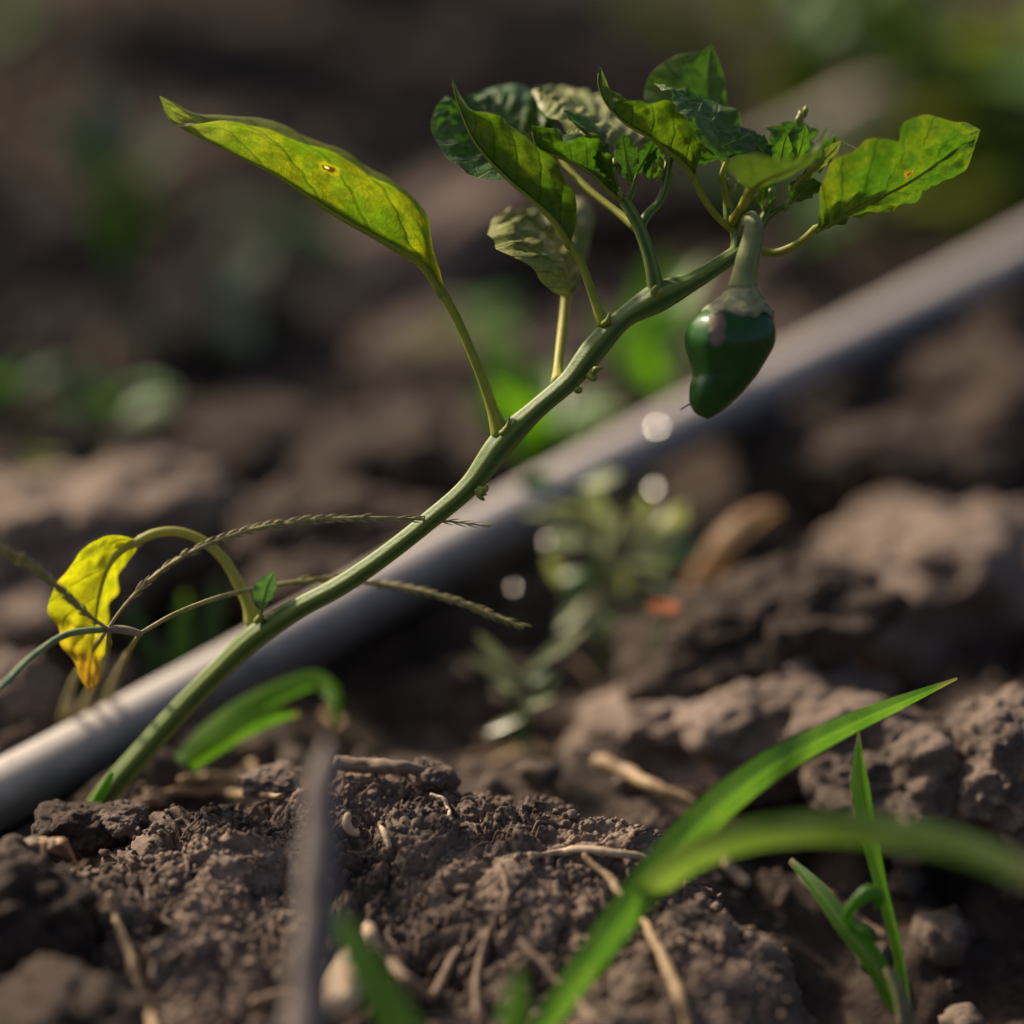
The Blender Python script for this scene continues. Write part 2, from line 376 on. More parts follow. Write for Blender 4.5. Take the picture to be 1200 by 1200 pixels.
STRAW = plain_mat('dry_straw', (.20, .125, .06), (.42, .30, .16), 250, .6, .3, streak=14)
STRAW_P = plain_mat('pale_straw', (.36, .25, .15), (.60, .46, .31), 250, .6, .3, streak=14)
ROOT = plain_mat('dusty_root', (.13, .09, .06), (.27, .20, .145), 400, .85, .2, streak=10)
WOOD = plain_mat('grey_dry_stem', (.13, .105, .09), (.24, .20, .17), 200, .8, .2, streak=14)
DRYLEAF = plain_mat('dry_brown_leaf', (.27, .155, .085), (.45, .29, .17), 120, .6, .3, .3)
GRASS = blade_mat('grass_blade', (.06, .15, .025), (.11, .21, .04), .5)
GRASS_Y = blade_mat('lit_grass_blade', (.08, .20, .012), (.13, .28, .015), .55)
GRASS_P = blade_mat('pale_grass_blade', (.09, .18, .03), (.18, .24, .085), .5)
SPIKE = plain_mat('grass_spike', (.22, .21, .07), (.38, .33, .15), 500, .6, .3, .15)
SPIKE_STEM = plain_mat('grass_stalk', (.09, .15, .07), (.16, .22, .10), 200, .5, .4)
SUCC = plain_mat('fleshy_leaf', (.26, .31, .13), (.42, .45, .26), 120, .30, .6, .3)
SUCC_D = plain_mat('fleshy_leaf_dark', (.05, .11, .03), (.10, .17, .05), 120, .35, .5, .2)
WEED = plain_mat('weed_leaf', (.05, .14, .025), (.10, .22, .03), 120, .4, .45, .4)
WEED_Y = plain_mat('yellow_green_weed', (.14, .20, .015), (.22, .27, .02), 120, .4, .4, .5)
WEED_B = plain_mat('shaded_weed_leaf', (.045, .07, .045), (.08, .105, .07), 120, .75, .2, .2)  # green darkened to stand in for shade on the background weeds
PETAL = plain_mat('orange_red_petal', (.26, .06, .015), (.36, .12, .02), 200, .5, .3, .2)

# ------------------------------------------------------------------ ground
PIPE0, PIPE1 = P(0, 928, 1.06), P(1195, 298, 1.45)
PDIR = (PIPE1 - PIPE0) / np.linalg.norm(PIPE1 - PIPE0); PIPE_R = .0106
MC, MA, MB = (-.022, .905), .118, .088                      # mound of the foreground: centre and half axes
def pipe_z(x, y):
    h = PDIR[:2]; t = ((x - PIPE0[0]) * h[0] + (y - PIPE0[1]) * h[1]) / (h @ h)
    dist = np.hypot(x - PIPE0[0] - t * h[0], y - PIPE0[1] - t * h[1])
    return PIPE0[2] + t * PDIR[2], dist
def ground_z(x, y):
    x = np.asarray(x, float); y = np.asarray(y, float); q = np.stack([x, y, np.zeros_like(x)], -1)
    z = -.042 + .016 * sstep(1.15, 1.5, y) + .03 * sstep(1.5, 2.0, y)
    near = 1 - sstep(4, 12, np.hypot(x, y - 1))
    z = z + near * (.016 * fbm(q * 9 + 4, 3, 3) + .011 * np.abs(fbm(q * 26, 3, 5)) + .006 * billow(q, .03, 11) + .003 * billow(q, .011, 15))
    z = z + .012 * fbm(q * 1.3, 3, 21) * (1 - near * .6)
    z = z - .022 * np.exp(-(((x - .0) / .10) ** 2 + ((y - 1.04) / .045) ** 2))      # hollow behind the mound
    z = z - .04 * np.exp(-(((x - .14) / .06) ** 2 + ((y - .88) / .06) ** 2))        # dark gap at the right
    z = z + .02 * np.exp(-(((x + .24) / .06) ** 2 + ((y - 1.01) / .06) ** 2))       # bank beyond the pipe's near end
    pz, pd = pipe_z(x, y); lim = pz - .85 * PIPE_R - .004 + np.maximum(0, pd - .008) * 1.1
    z = np.where(pd < .05, np.minimum(z, lim), z)
    sup = pz - PIPE_R - .004 - pd * .5 - .05 * sstep(.10, .0, x)
    z = np.where((pd < .3) & (x < 1.0), np.maximum(z, sup + .004 * fbm(q * 40, 2, 61)), z)
    return z
def axis(parts):
    out = [np.array([parts[0][0]])]
    for a, b, n in parts: out.append(np.linspace(a, b, n + 1)[1:])
    return np.concatenate(out)
gx = axis([(-80, -8, 10), (-8, -1.2, 16), (-1.2, -.45, 60), (-.45, .45, 330), (.45, 1.2, 60), (1.2, 8, 16), (8, 80, 10)])
gy = axis([(-40, -4, 8), (-4, 0, 14), (0, .72, 36), (.72, 1.35, 290), (1.35, 2.3, 190), (2.3, 5, 40), (5, 120, 16)])
X, Y = np.meshgrid(gx, gy); gv = np.stack([X.ravel(), Y.ravel(), ground_z(X.ravel(), Y.ravel())], -1)
gf = grid_faces(len(gy), len(gx))
ground = tag(link('ground', mesh_np('ground', gv, gf, SOIL_D)), kind='structure'); ground['label'] = 'dark tilled soil of the field'

# the crumbly mound in the foreground, in focus along its crest
CREST = np.array([(-.16, .83), (-.13, .868), (-.12, .883), (-.10, .908), (-.075, .926), (-.051, .938), (-.026, .946), (0, .930), (.025, .910), (.037, .897), (.06, .868), (.072, .858), (.085, .83), (.12, .78)])
def mound_base(x, y):
    q = np.stack([x, y, np.zeros_like(x)], -1)
    wob = .006 * fbm(q * 45, 3, 31)
    e = (y - np.interp(x, CREST[:, 0], CREST[:, 1]) + wob) / .042
    top = -.0135 + .005 * fbm(q * 24, 3, 33) - .020 * sstep(.91, .80, y) - .004 * sstep(-.07, -.125, x)
    return top - .06 * sstep(-.15, 1.0, e) - .06 * sstep(.070, .092, x + wob) - .05 * sstep(-.128, -.156, x + wob)
st = .00036
mx = np.arange(-.162, .105, st); my = np.arange(.775, .998, st)
X, Y = np.meshgrid(mx, my); x, y = X.ravel(), Y.ravel(); z = mound_base(x, y)
Z = z.reshape(X.shape); zy, zx = np.gradient(Z, st); nn = nrm(np.stack([-zx.ravel(), -zy.ravel(), np.ones(len(x))], -1))
mv = np.stack([x, y, z], -1); q = mv + .004 * np.stack([fbm(mv * 90, 2, 41), fbm(mv * 90, 2, 43), fbm(mv * 90, 2, 45)], -1)
q = q + .0007 * np.stack([vnoise(mv * 800, 71), vnoise(mv * 800, 72), vnoise(mv * 800, 73)], -1); big = billow(q, .020, 50); fine_mask = .35 + .65 * sstep(-.3, .5, fbm(mv * 40, 3, 47))
disp = .0085 * big + .0052 * billow(q, .0090, 54) * (.4 + .8 * big) + fine_mask * (.0040 * billow(q, .0042, 58) + .0023 * billow(q, .0022, 62)) + .0010 * billow(mv, .0012, 66)
crk = np.clip(1 - np.abs(fbm(mv * 42 + 9, 3, 81)) * 7, 0, 1); disp = disp - .0045 * crk ** 2 + .003 * fbm(mv * 60, 3, 85)
mv = mv + nn * disp[:, None]
mf = grid_faces(len(my), len(mx)); keep = (mv[mf].min(1)[:, 2] > -.074); mf = mf[keep]
used = np.zeros(len(mv), bool); used[mf] = True; idx = np.cumsum(used) - 1; mv2 = mv[used]; mf2 = idx[mf]
MOUND_ORG = np.array([MC[0], MC[1], -.05])
mound = thing('soil_mound', MOUND_ORG, 'large crumbly mound of dark soil across the foreground, sharp along its crest', 'soil mound')
SOIL_M = soil_mat('mound_soil', (.050, .037, .028), (.20, .148, .113))  # lighter copy of the soil, so the mound reads as more lit
part('mound_body', (mv2, mf2, None), SOIL_M, mound)

bv = np.vstack([mv2[:, :], gv]); bf = [tuple(r) for r in mf2[:, :].tolist()] + [tuple(r) for r in (gf + len(mv2)).tolist()]
BVH = BVHTree.FromPolygons([tuple(r) for r in bv.tolist()], bf); del bf
def S(px, py, lift=0.0):
    """point where the sight line through a photo pixel meets the soil, lifted off it"""
    d = Vector((P(px, py, 1.0) - CAM)); h = BVH.ray_cast(Vector(CAM), d.normalized())
    if h[0] is None: return P(px, py, 1.0)
    return np.array(h[0]) + np.array([0, -.35, .94]) * lift
def drop(x, y):
    h = BVH.ray_cast(Vector((x, y, .3)), Vector((0, 0, -1)))
    return np.array(h[0]) if h[0] is not None else np.array([x, y, 0.])
def crumbs_geo(xs, ys, rs, sub=2, sink=.35):
    v, f = ico(sub); V = []; F = []
    for k, (a, b, r) in enumerate(zip(xs, ys, rs)):
        c = drop(a, b); s = r * rng.uniform(.65, 1.15, 3)
        jit = 1 + .34 * vnoise(v * 1.4 + k * 3.3, 77) + .22 * vnoise(v * 3.6 + k * 5.1, 78) + (.05 if sub > 2 else .24) * rng.uniform(-1, 1, len(v))
        th = rng.uniform(0, 6.28); p = v * jit[:, None] * s
        p = np.stack([p[:, 0] * math.cos(th) - p[:, 1] * math.sin(th), p[:, 0] * math.sin(th) + p[:, 1] * math.cos(th), p[:, 2]], -1)
        V.append(p + c + [0, 0, r * (1 - sink)]); F.append(f + k * len(v))
    return np.vstack(V), np.vstack(F), None
n = 4500
xs = rng.uniform(-.135, .085, n); ys = rng.uniform(.80, .965, n); rs = np.exp(rng.normal(-7.35, .42, n)).clip(.0003, .0026)
c = part('soil_crumbs', crumbs_geo(xs, ys, rs), SOIL_M, mound); c['kind'] = 'stuff'
n = 1500
ys = rng.uniform(.80, 2.1, n); xs = rng.uniform(-.19, .19, n) * ys * 1.05; rs = np.exp(rng.normal(-5.6, .5, n)).clip(.0015, .011)
pz, pd = pipe_z(xs, ys); ok = (pd > .022) & ~((ys < .98) & (xs > -.16) & (xs < .10)); xs, ys, rs = xs[ok], ys[ok], rs[ok]
c = link('soil_crumbs', mesh_np('soil_crumbs', *crumbs_geo(xs, ys, rs, 3)[:2], SOIL)); tag(c, 'loose crumbs of soil scattered over the field', 'soil crumbs', kind='stuff')

# single clods: (px, py, distance, half width px, half height px, half depth mm, tilt, material, label)
CLODS = [
    (88, 972, 1.015, 46, 24, 12, .2, SOIL_D, 'dark crumbly lump of soil hugging the foot of the pepper stem'),
    (148, 962, 1.012, 26, 15, 8, -.2, SOIL, 'small brown lump right of the stem foot'),
    (70, 655, 1.23, 165, 85, 50, .1, SOIL_L, 'broad pale flat-topped clod at the left behind the yellow leaf'),
    (1110, 705, 1.24, 165, 100, 55, -.1, SOIL_L, 'biggest smooth clod at the right edge above the grass blade tip'),
    (850, 850, 1.12, 135, 74, 34, .2, SOIL_L, 'knobbly pale clod behind the long grass blade, right of centre'),
    (1070, 905, 1.07, 95, 62, 26, -.2, SOIL, 'brown clod just right of the knobbly pale clod'),
    (1190, 905, 1.05, 60, 70, 26, .4, SOIL, 'clod cut by the right edge behind the arching pale blade'),
    (880, 745, 1.13, 120, 48, 30, .3, SOIL_D, 'dark low clod between the brown curled leaf and the pale clod'),
    (1010, 540, 1.33, 150, 52, 50, .1, SOIL_D, 'blurred clod under the pipe, right of the hanging pepper'),
    (430, 335, 1.60, 210, 34, 55, .62, SOIL_L, 'long blurred soil ridge slanting up behind the yellow-green leaf'),
    (560, 432, 1.46, 135, 42, 45, .0, SOIL, 'rounded tan clod with mossy top behind the middle of the stem'),
    (470, 545, 1.32, 110, 52, 45, .2, SOIL_D, 'blurred brown clod left of the stem node'),
    (300, 545, 1.33, 120, 40, 40, -.2, SOIL_D, 'low blurred clod beyond the pale flat-topped clod'),
    (370, 650, 1.22, 120, 48, 35, .1, SOIL_D, 'dark clod behind the two grass spikes'),
    (8, 825, 1.12, 52, 42, 20, .2, SOIL, 'rough clod beside the near end of the pipe at the left edge'),
    (5, 1085, .955, 75, 62, 26, .1, SOIL_D, 'nearly black clod at the lower left beside the mound'),
    (60, 1205, .90, 110, 36, 22, -.1, SOIL_D, 'blurred brown clod in the bottom left corner'),
    (318, 915, 1.03, 34, 13, 8, .1, SOIL, 'small dark lump on the crest behind the grey dry stem'),
    (505, 908, 1.02, 24, 12, 6, -.3, SOIL, 'small long lump on the crest right of the grey dry stem'),
    (1140, 480, 1.37, 130, 55, 45, .3, SOIL_D, 'blurred grey-brown clod at the right below the pipe'),
    (100, 215, 1.75, 140, 50, 55, .2, SOIL_D, 'dark blurred clod in the upper left background'),
    (1080, 195, 1.72, 170, 45, 55, -.1, SOIL_D, 'blurred brown clod beyond the right-hand pepper leaf'),
    (760, 240, 1.65, 110, 42, 50, .2, SOIL_D, 'blurred clod seen between the pepper branches'),
]
for i, (px, py, d, hw, hh, hd, rz, m, lab) in enumerate(CLODS):
    g = clod_geo(P(px, py, d), (hw * K * d, hd / 1000, hh * K * d * .95), 6 if d < 1.25 else 5, i * 13 + 5, 0, .012 if d < 1.3 else .02)
    if rz:                                             # tilt in the picture's plane
        cc = P(px, py, d); v = g[0] - cc; ca, sa = math.cos(rz), math.sin(rz)
        g = (np.stack([v[:, 0] * ca - v[:, 2] * sa, v[:, 1], v[:, 0] * sa + v[:, 2] * ca], -1) + cc, g[1], None)
    single('soil_clod', g, m, lab, 'soil clod', 'clods lying on the field')

# ------------------------------------------------------------------ irrigation pipe
a = PIPE0 - PDIR * .30; b = PIPE1 + PDIR * .9
pts = [PIPE0 + PDIR * s for s in np.linspace(-.3, 1.6, 14)]
pts = [p + np.array([0, 0, .002 * math.sin(i * 1.9)]) for i, p in enumerate(pts)]
single('irrigation_pipe', tube(pts, [PIPE_R] * 14, 120, 40), pipe_mat(), 'long grey plastic irrigation pipe running diagonally over the soil', 'pipe', base=PIPE0)

# ------------------------------------------------------------------ pepper plant
PEP_ORG = P(118, 950, 1.045)
plant = thing('pepper_plant', PEP_ORG, 'leaning pepper plant with folded leaves and one green fruit', 'pepper plant')
STEM = stem_mat()
R = lambda *w: [q * K * .5 for q in w]                # widths in photo pixels -> radii
stem_pts = [(108, 958, 48), (125, 932, 44), (165, 885, 38), (212, 832, 32), (255, 788, 26), (300, 746, 20), (350, 713, 15), (400, 686, 11), (450, 652, 7), (500, 613, 4), (550, 570, 1),
            (590, 518, 0), (630, 479, 0), (668, 446, 0), (698, 408, 0), (733, 372, 0), (770, 350, 0), (815, 328, 2), (850, 306, 4), (868, 294, 6)]
stem_w = R(30, 29, 28, 27, 26, 28, 24, 23, 22, 22, 24, 31, 23, 24, 29, 24, 34, 22, 19, 19)
stem = part('stem', tube(pm(stem_pts), stem_w, 150, 30, 5, .07), STEM, plant)
def branch(pts, wd, n=30, name='branch', parent=None, mat=None):
    return part(name, tube(pm(pts), R(*wd), n, 14, 5, .06), mat or STEM, parent or plant)
branch([(770, 350, 0), (765, 318, -1), (757, 288, -1), (748, 264, -1), (738, 246, -1), (732, 236, 0)], [22, 17, 15, 15, 14, 13])
branch([(750, 268, 0), (758, 253, 1), (772, 238, 2), (779, 222, 3), (783, 200, 4), (786, 186, 5)], [12, 11, 10, 10, 9, 8], 20)
branch([(733, 238, 0), (724, 226, 0), (716, 212, -1), (712, 192, 0)], [12, 9, 7, 5], 14)
branch([(734, 238, 0), (741, 222, 1), (746, 205, 2)], [11, 8, 6], 12)
branch([(864, 296, 6), (866, 280, 7), (862, 266, 7), (856, 256, 6), (853, 244, 6), (852, 228, 7)], [19, 18, 16, 14, 11, 8], 24)
branch([(866, 290, 7), (880, 276, 12), (895, 258, 12), (900, 246, 12), (904, 232, 13), (905, 212, 14)], [15, 14, 13, 11, 9, 7], 24)
branch([(896, 258, 12), (912, 246, 11), (928, 236, 10), (945, 224, 9)], [9, 7, 6, 5], 14)
branch([(900, 246, 12), (892, 234, 14), (886, 222, 15)], [8, 7, 6], 12)

# leaf materials
LM_Y = leaf_mat('leaf_yellowing', (.115, .18, .012), (.25, .235, .014), .02, (.055, .085, .010), .55, 6, .45, .4,
                spots=[(.19, .47, .030, (.32, .27, .02)), (.19, .47, .018, (.09, .03, .010)), (.187, .474, .007, (.72, .62, .48)), (.33, .055, .028, (.26, .09, .012))], edge=(.20, .16, .03), tip=(.16, .17, .05), tboost=1.8)
LM_O = leaf_mat('leaf_olive', (.060, .120, .012), (.115, .15, .014), .02, (.035, .07, .010), .5, 7, .45, .4, edge=(.16, .15, .03))
LM_G = leaf_mat('leaf_green', (.045, .105, .012), (.085, .135, .014), .0, (.022, .055, .010), .46, 7, .42, .45, edge=(.14, .13, .035))
LM_D = leaf_mat('leaf_dark', (.034, .098, .016), (.06, .125, .018), .0, (.085, .135, .03), .3, 8, .46, .32, edge=(.22, .20, .10), quilt=2.0)
LM_R = leaf_mat('leaf_right', (.045, .105, .010), (.13, .155, .012), .0, (.028, .065, .010), .42, 7, .42, .45,
                spots=[(.36, .54, .032, (.20, .13, .02)), (.37, .54, .018, (.09, .03, .012))], edge=(.17, .13, .03))
LM_K = leaf_mat('leaf_dusty', (.060, .095, .022), (.10, .125, .03), .0, (.035, .06, .016), .3, 7, .5, .4, edge=(.20, .18, .08))
LM_P = leaf_mat('leaf_pale_back', (.19, .225, .050), (.33, .30, .10), .0, (.10, .135, .035), .2, 8, .48, .35, edge=(.25, .22, .10), quilt=2.2)  # pale base also stands in for sky sheen on the back leaves
LM_YY = leaf_mat('leaf_yellow_hanging', (.29, .26, .012), (.44, .36, .014), .04, (.19, .19, .012), .5, 6, .45, .4, edge=(.32, .19, .04), tip=(.36, .18, .03))
PET = plain_mat('petiole', (.21, .255, .025), (.33, .34, .045), 200, .52, .28, .25, streak=8)
PET_Y = plain_mat('petiole_pale', (.31, .32, .06), (.42, .40, .09), 200, .52, .28, .2, streak=8)
def leaf(L, M, R_, mat, petiole=None, pw=(10, 8), pmat=None, label=None, rib=7, parent=None, **k):
    o = part('leaf', leaf_geo(L, M, R_, **k), mat, parent or plant, label)
    mid = spline(pm(M, k.get('d0', 1.0)), 24)
    part('midrib', tube(mid[:-1] - np.array([0, 0, .0002]), [K * q for q in ((pw[0] * .5, pw[0] * .40, rib * .34, rib * .28, rib * .22, rib * .16, rib * .10, rib * .06) if petiole else (rib * .45, rib * .3, rib * .1))], 24, 8), pmat or PET, o)
    if petiole: part('petiole', tube(pm(petiole, k.get('d0', 1.0)), R(*[q_ * .88 for q_ in pw[:-1]], pw[-1] * 1.15), 30, 12, 4, .05), pmat or PET, o)
    return o
# A: big yellow-green folded leaf at the upper left
leaf([(518, 342, -1), (506, 300, -7), (496, 262, -12), (470, 224, -15), (420, 197, -16), (370, 172, -15), (320, 153, -13), (270, 143, -9), (232, 145, -5), (203, 146, -2), (187, 114, 0)],
     [(520, 346, 0), (497, 312, 0), (452, 284, 0), (398, 254, 0), (330, 209, 0), (262, 173, 0), (222, 154, 0), (196, 136, 0), (187, 113, 0)],
     [(521, 340, 2), (508, 292, 8), (497, 250, 13), (462, 212, 16), (402, 180, 18), (352, 154, 18), (316, 141, 17), (262, 135, 13), (228, 131, 8), (204, 120, 3), (187, 112, 0)],
     LM_Y, [(519, 344, 0), (536, 375, 0), (552, 412, 0), (566, 447, 0), (578, 482, 0), (587, 510, 0)], (14, 13, 13, 14, 17, 22), label='large yellow-green folded leaf with a brown hole', rib=9,
     nv=90, nu=18, bulge=.10, br=.1, quilt=.0009, nvein=6, seed=3)
# B: folded olive leaf with a thin twisted tip
leaf([(670, 284, -1), (674, 258, -5), (674, 236, -8), (664, 208, -11), (640, 181, -13), (612, 154, -13), (592, 141, -12), (568, 132, -9), (547, 126, -6), (538, 112, -3), (529, 90, 0)],
     [(668, 288, 0), (650, 260, 0), (626, 236, 0), (600, 214, 0), (574, 188, 0), (554, 162, 0), (543, 138, 0), (534, 112, 0), (528, 88, 0)],
     [(670, 282, 1), (664, 240, 6), (650, 205, 10), (632, 178, 12), (606, 152, 12), (585, 140, 11), (565, 131, 9), (552, 128, 5), (541, 116, 3), (532, 100, 1), (528, 88, 0)],
     LM_O, [(668, 286, 0), (681, 308, 0), (690, 332, 0), (699, 358, 0), (708, 380, 0)], (11, 11, 12, 13, 16), rib=8, nv=70, nu=14, bulge=.14, quilt=.0009, wave=.0010, seed=5, label='olive folded leaf with a thin twisted tip')
# C: broad blue-green leaf behind it
leaf([(650, 190, 18), (625, 208, 10), (592, 211, 5), (556, 206, 3), (533, 193, 4), (514, 168, 9), (506, 142, 16), (514, 122, 22), (522, 113, 26)],
     [(652, 184, 24), (630, 176, 28), (600, 164, 30), (570, 149, 31), (545, 132, 30), (530, 120, 28), (522, 112, 26)],
     [(654, 178, 28), (652, 146, 44), (645, 124, 52), (628, 108, 56), (603, 101, 56), (580, 103, 52), (556, 112, 42), (538, 116, 33), (523, 112, 26)],
     LM_D, [(652, 184, 24), (690, 222, 14), (725, 250, 6), (745, 266, 1)], (10, 10, 11, 11), rib=8, nv=56, nu=12, bulge=.16, bl=-.12, quilt=.0022, nvein=9, seed=8, label='broad blue-green leaf behind the olive leaf')
# D: pale crinkled leaf at the back
leaf([(760, 178, 30), (735, 174, 16), (700, 168, 8), (668, 154, 10), (640, 134, 20), (624, 110, 34)],
     [(760, 174, 36), (735, 158, 38), (700, 142, 40), (665, 127, 40), (640, 116, 38), (622, 108, 36)],
     [(760, 172, 40), (742, 146, 56), (722, 130, 66), (695, 116, 72), (660, 109, 68), (638, 106, 52), (622, 106, 36)],
     LM_P, [(760, 175, 34), (776, 190, 22), (785, 205, 8), (781, 220, 4)], (8, 8, 8), rib=7, nv=56, nu=12, bulge=.10, quilt=.0024, wave=.0008, nvein=10, seed=11, label='pale crinkled leaf lying flat at the back of the crown')
# E: dark folded leaf in front
leaf([(728, 232, -1), (722, 212, -7), (714, 186, -11), (708, 168, -12), (690, 163, -14), (665, 162, -14), (642, 150, -11), (624, 148, -6)],
     [(728, 234, 0), (714, 224, -2), (696, 206, -4), (672, 190, -5), (648, 181, -5), (630, 172, -5), (622, 148, -5)],
     [(728, 230, 1), (722, 204, 6), (712, 178, 10), (700, 165, 11), (680, 158, 10), (655, 152, 6), (624, 147, -3)],
     LM_G, None, rib=7, nv=46, nu=10, bulge=.16, quilt=.0007, wave=.0012, seed=14, label='dark green folded leaf at the front of the middle shoot')
# G: small leaf just behind it
leaf([(716, 205, 4), (712, 178, 2), (700, 160, 2), (682, 150, 3), (668, 140, 6), (660, 130, 8)],
     [(716, 205, 6), (704, 178, 7), (690, 160, 8), (674, 145, 9), (660, 130, 9)],
     [(717, 205, 8), (714, 172, 13), (708, 155, 15), (690, 138, 16), (672, 130, 14), (660, 129, 9)], LM_G, None, rib=5, nv=34, nu=8, seed=17, quilt=.0007)
# F: small upright leaf of the shoot tip
leaf([(737, 216, -2), (724, 198, -4), (719, 178, -5), (724, 164, -4), (729, 155, -3)], [(738, 217, -1), (735, 196, -2), (732, 174, -3), (729, 154, -3)],
     [(739, 216, 0), (748, 196, -1), (747, 176, 0), (738, 163, -1), (729, 154, -3)], LM_D, None, rib=5, nv=28, nu=7, seed=19)
leaf([(742, 205, 4), (746, 185, 2), (754, 172, 3), (768, 160, 6)], [(743, 206, 5), (752, 192, 5), (760, 178, 6), (770, 160, 7)], [(744, 206, 6), (762, 196, 8), (770, 180, 9), (771, 160, 8)], LM_D, None, rib=4, nv=28, nu=7, seed=20)
# H: horn-tipped leaf with a broad front lobe
leaf([(814, 206, -1), (821, 182, -9), (818, 158, -15), (797, 134, -18), (776, 120, -18), (756, 118, -15), (733, 117, -9), (713, 101, -4), (704, 80, 0)],
     [(813, 207, 0), (803, 194, -1), (786, 179, -2), (760, 160, -3), (734, 145, -3), (711, 122, -2), (701, 98, -1), (702, 78, 0)],
     [(814, 205, 1), (812, 178, 8), (800, 156, 12), (780, 140, 14), (760, 130, 14), (738, 122, 9), (716, 104, 4), (704, 79, 0)],
     LM_O, [(813, 205, 0), (821, 226, 1), (834, 246, 3), (848, 261, 5), (860, 268, 7)], (10, 10, 10, 10, 11), rib=7, nv=60, nu=14, bulge=.16, quilt=.0009, wave=.0010, seed=22, label='leaf with a curled horn-like tip')
# I: tall upright leaf, lit from behind
leaf([(846, 186, 14), (800, 170, 16), (768, 140, 18), (753, 116, 20), (755, 96, 22), (770, 78, 23), (798, 63, 24), (820, 60, 24), (833, 52, 24)],
     [(847, 186, 14), (838, 160, 18), (832, 130, 21), (830, 100, 23), (831, 75, 24), (833, 51, 24)],
     [(848, 186, 14), (856, 160, 17), (856, 135, 20), (851, 112, 22), (849, 92, 23), (842, 70, 24), (834, 52, 24)],
     LM_G, [(847, 184, 14), (850, 205, 11), (852, 225, 8), (853, 240, 6)], (8, 8, 9), rib=6, nv=50, nu=12, bulge=.10, seed=25, label='tall upright green leaf at the very top')
# J: dark leaf with curled edges before it
leaf([(850, 190, 0), (832, 178, -6), (808, 153, -9), (796, 132, -9), (790, 116, -6), (776, 104, 0), (766, 98, 5)],
     [(852, 188, 2), (838, 162, 2), (820, 138, 3), (798, 118, 4), (780, 105, 5), (765, 98, 6)],
     [(854, 187, 3), (882, 180, 6), (882, 160, 10), (868, 140, 13), (846, 122, 14), (818, 110, 13), (790, 102, 10), (766, 97, 6)],
     LM_D, [(852, 188, 2), (846, 206, 2), (850, 224, 4), (855, 244, 6)], (7, 8, 9), rib=7, nv=50, nu=12, bulge=.2, br=-.15, quilt=.0009, wave=.0012, seed=28, label='dark glossy leaf with curled edges')
# K: near, softly blurred leaf over the fruit stalk
leaf([(876, 222, -22), (862, 208, -32), (850, 194, -36), (868, 183, -38), (896, 183, -38), (930, 187, -36), (955, 176, -34), (970, 150, -32)],
     [(880, 222, -22), (892, 212, -27), (910, 205, -30), (932, 196, -32), (952, 178, -33), (969, 150, -32)],
     [(884, 221, -21), (908, 213, -22), (928, 204, -24), (946, 192, -27), (964, 172, -30), (971, 150, -32)],
     LM_K, [(880, 220, -22), (874, 234, -12), (866, 248, -2), (860, 258, 5)], (11, 12, 12, 12), rib=7, nv=44, nu=10, bulge=.12, seed=31, label='blurred near leaf held flat above the fruit stalk')
# L, M, N: the crinkled shoot on the right
leaf([(905, 214, 12), (898, 190, 10), (897, 168, 10), (903, 152, 12), (915, 144, 15), (930, 143, 18)],
     [(906, 214, 14), (912, 190, 16), (918, 168, 18), (926, 152, 20), (934, 143, 20)],
     [(908, 214, 15), (935, 196, 20), (952, 172, 24), (958, 158, 25), (948, 146, 24), (934, 142, 21)], LM_D, None, rib=5, nv=36, nu=9, quilt=.001, wave=.0016, seed=34, label='crinkled bluish leaf of the right-hand shoot')
leaf([(908, 205, 2), (904, 188, 0), (909, 168, -1), (921, 157, 0)], [(910, 206, 3), (914, 188, 2), (918, 170, 1), (922, 156, 0)], [(912, 206, 4), (924, 192, 4), (928, 174, 3), (923, 157, 0)], LM_G, None, rib=4, nv=26, nu=7, seed=36)
leaf([(920, 205, 4), (928, 186, 1), (934, 166, 0), (943, 146, 1)], [(921, 205, 5), (933, 186, 4), (940, 166, 3), (944, 145, 2)], [(922, 205, 6), (940, 190, 7), (948, 168, 6), (945, 146, 2)], LM_G, None, rib=4, nv=26, nu=7, seed=37)
leaf([(925, 222, 2), (940, 204, 0), (958, 186, 0), (972, 170, 2), (985, 164, 4)], [(926, 223, 3), (944, 206, 3), (962, 190, 3), (976, 176, 4), (986, 165, 4)], [(927, 224, 4), (950, 208, 6), (968, 192, 7), (980, 180, 6), (986, 166, 4)], LM_P, None, rib=5, nv=34, nu=8, seed=39)
leaf([(928, 236, 8), (924, 222, 5), (930, 210, 4), (945, 206, 5), (962, 214, 8)], [(928, 237, 9), (938, 226, 9), (950, 218, 9), (964, 214, 9)], [(930, 238, 10), (948, 233, 12), (958, 226, 12), (964, 216, 9)], LM_D, None, rib=4, nv=28, nu=7, seed=41)
leaf([(893, 245, 10), (884, 228, 8), (890, 214, 8), (900, 206, 9)], [(895, 246, 11), (896, 230, 10), (898, 216, 10), (901, 205, 10)], [(898, 246, 12), (908, 232, 12), (908, 216, 12), (902, 206, 10)], LM_G, None, rib=4, nv=26, nu=7, seed=43)
leaf([(800, 188, 6), (812, 180, 4), (826, 178, 5), (840, 184, 8)], [(800, 190, 8), (814, 186, 8), (828, 186, 8), (842, 185, 9)], [(800, 192, 9), (814, 193, 12), (828, 191, 12), (842, 186, 10)], LM_D, None, rib=3, nv=24, nu=6, seed=44)
leaf([(760, 210, 8), (752, 196, 6), (756, 182, 6), (768, 172, 8)], [(762, 211, 9), (764, 197, 9), (766, 184, 9), (769, 171, 9)], [(764, 211, 10), (776, 198, 11), (778, 184, 11), (770, 172, 9)], LM_G, None, rib=4, nv=26, nu=7, seed=61)
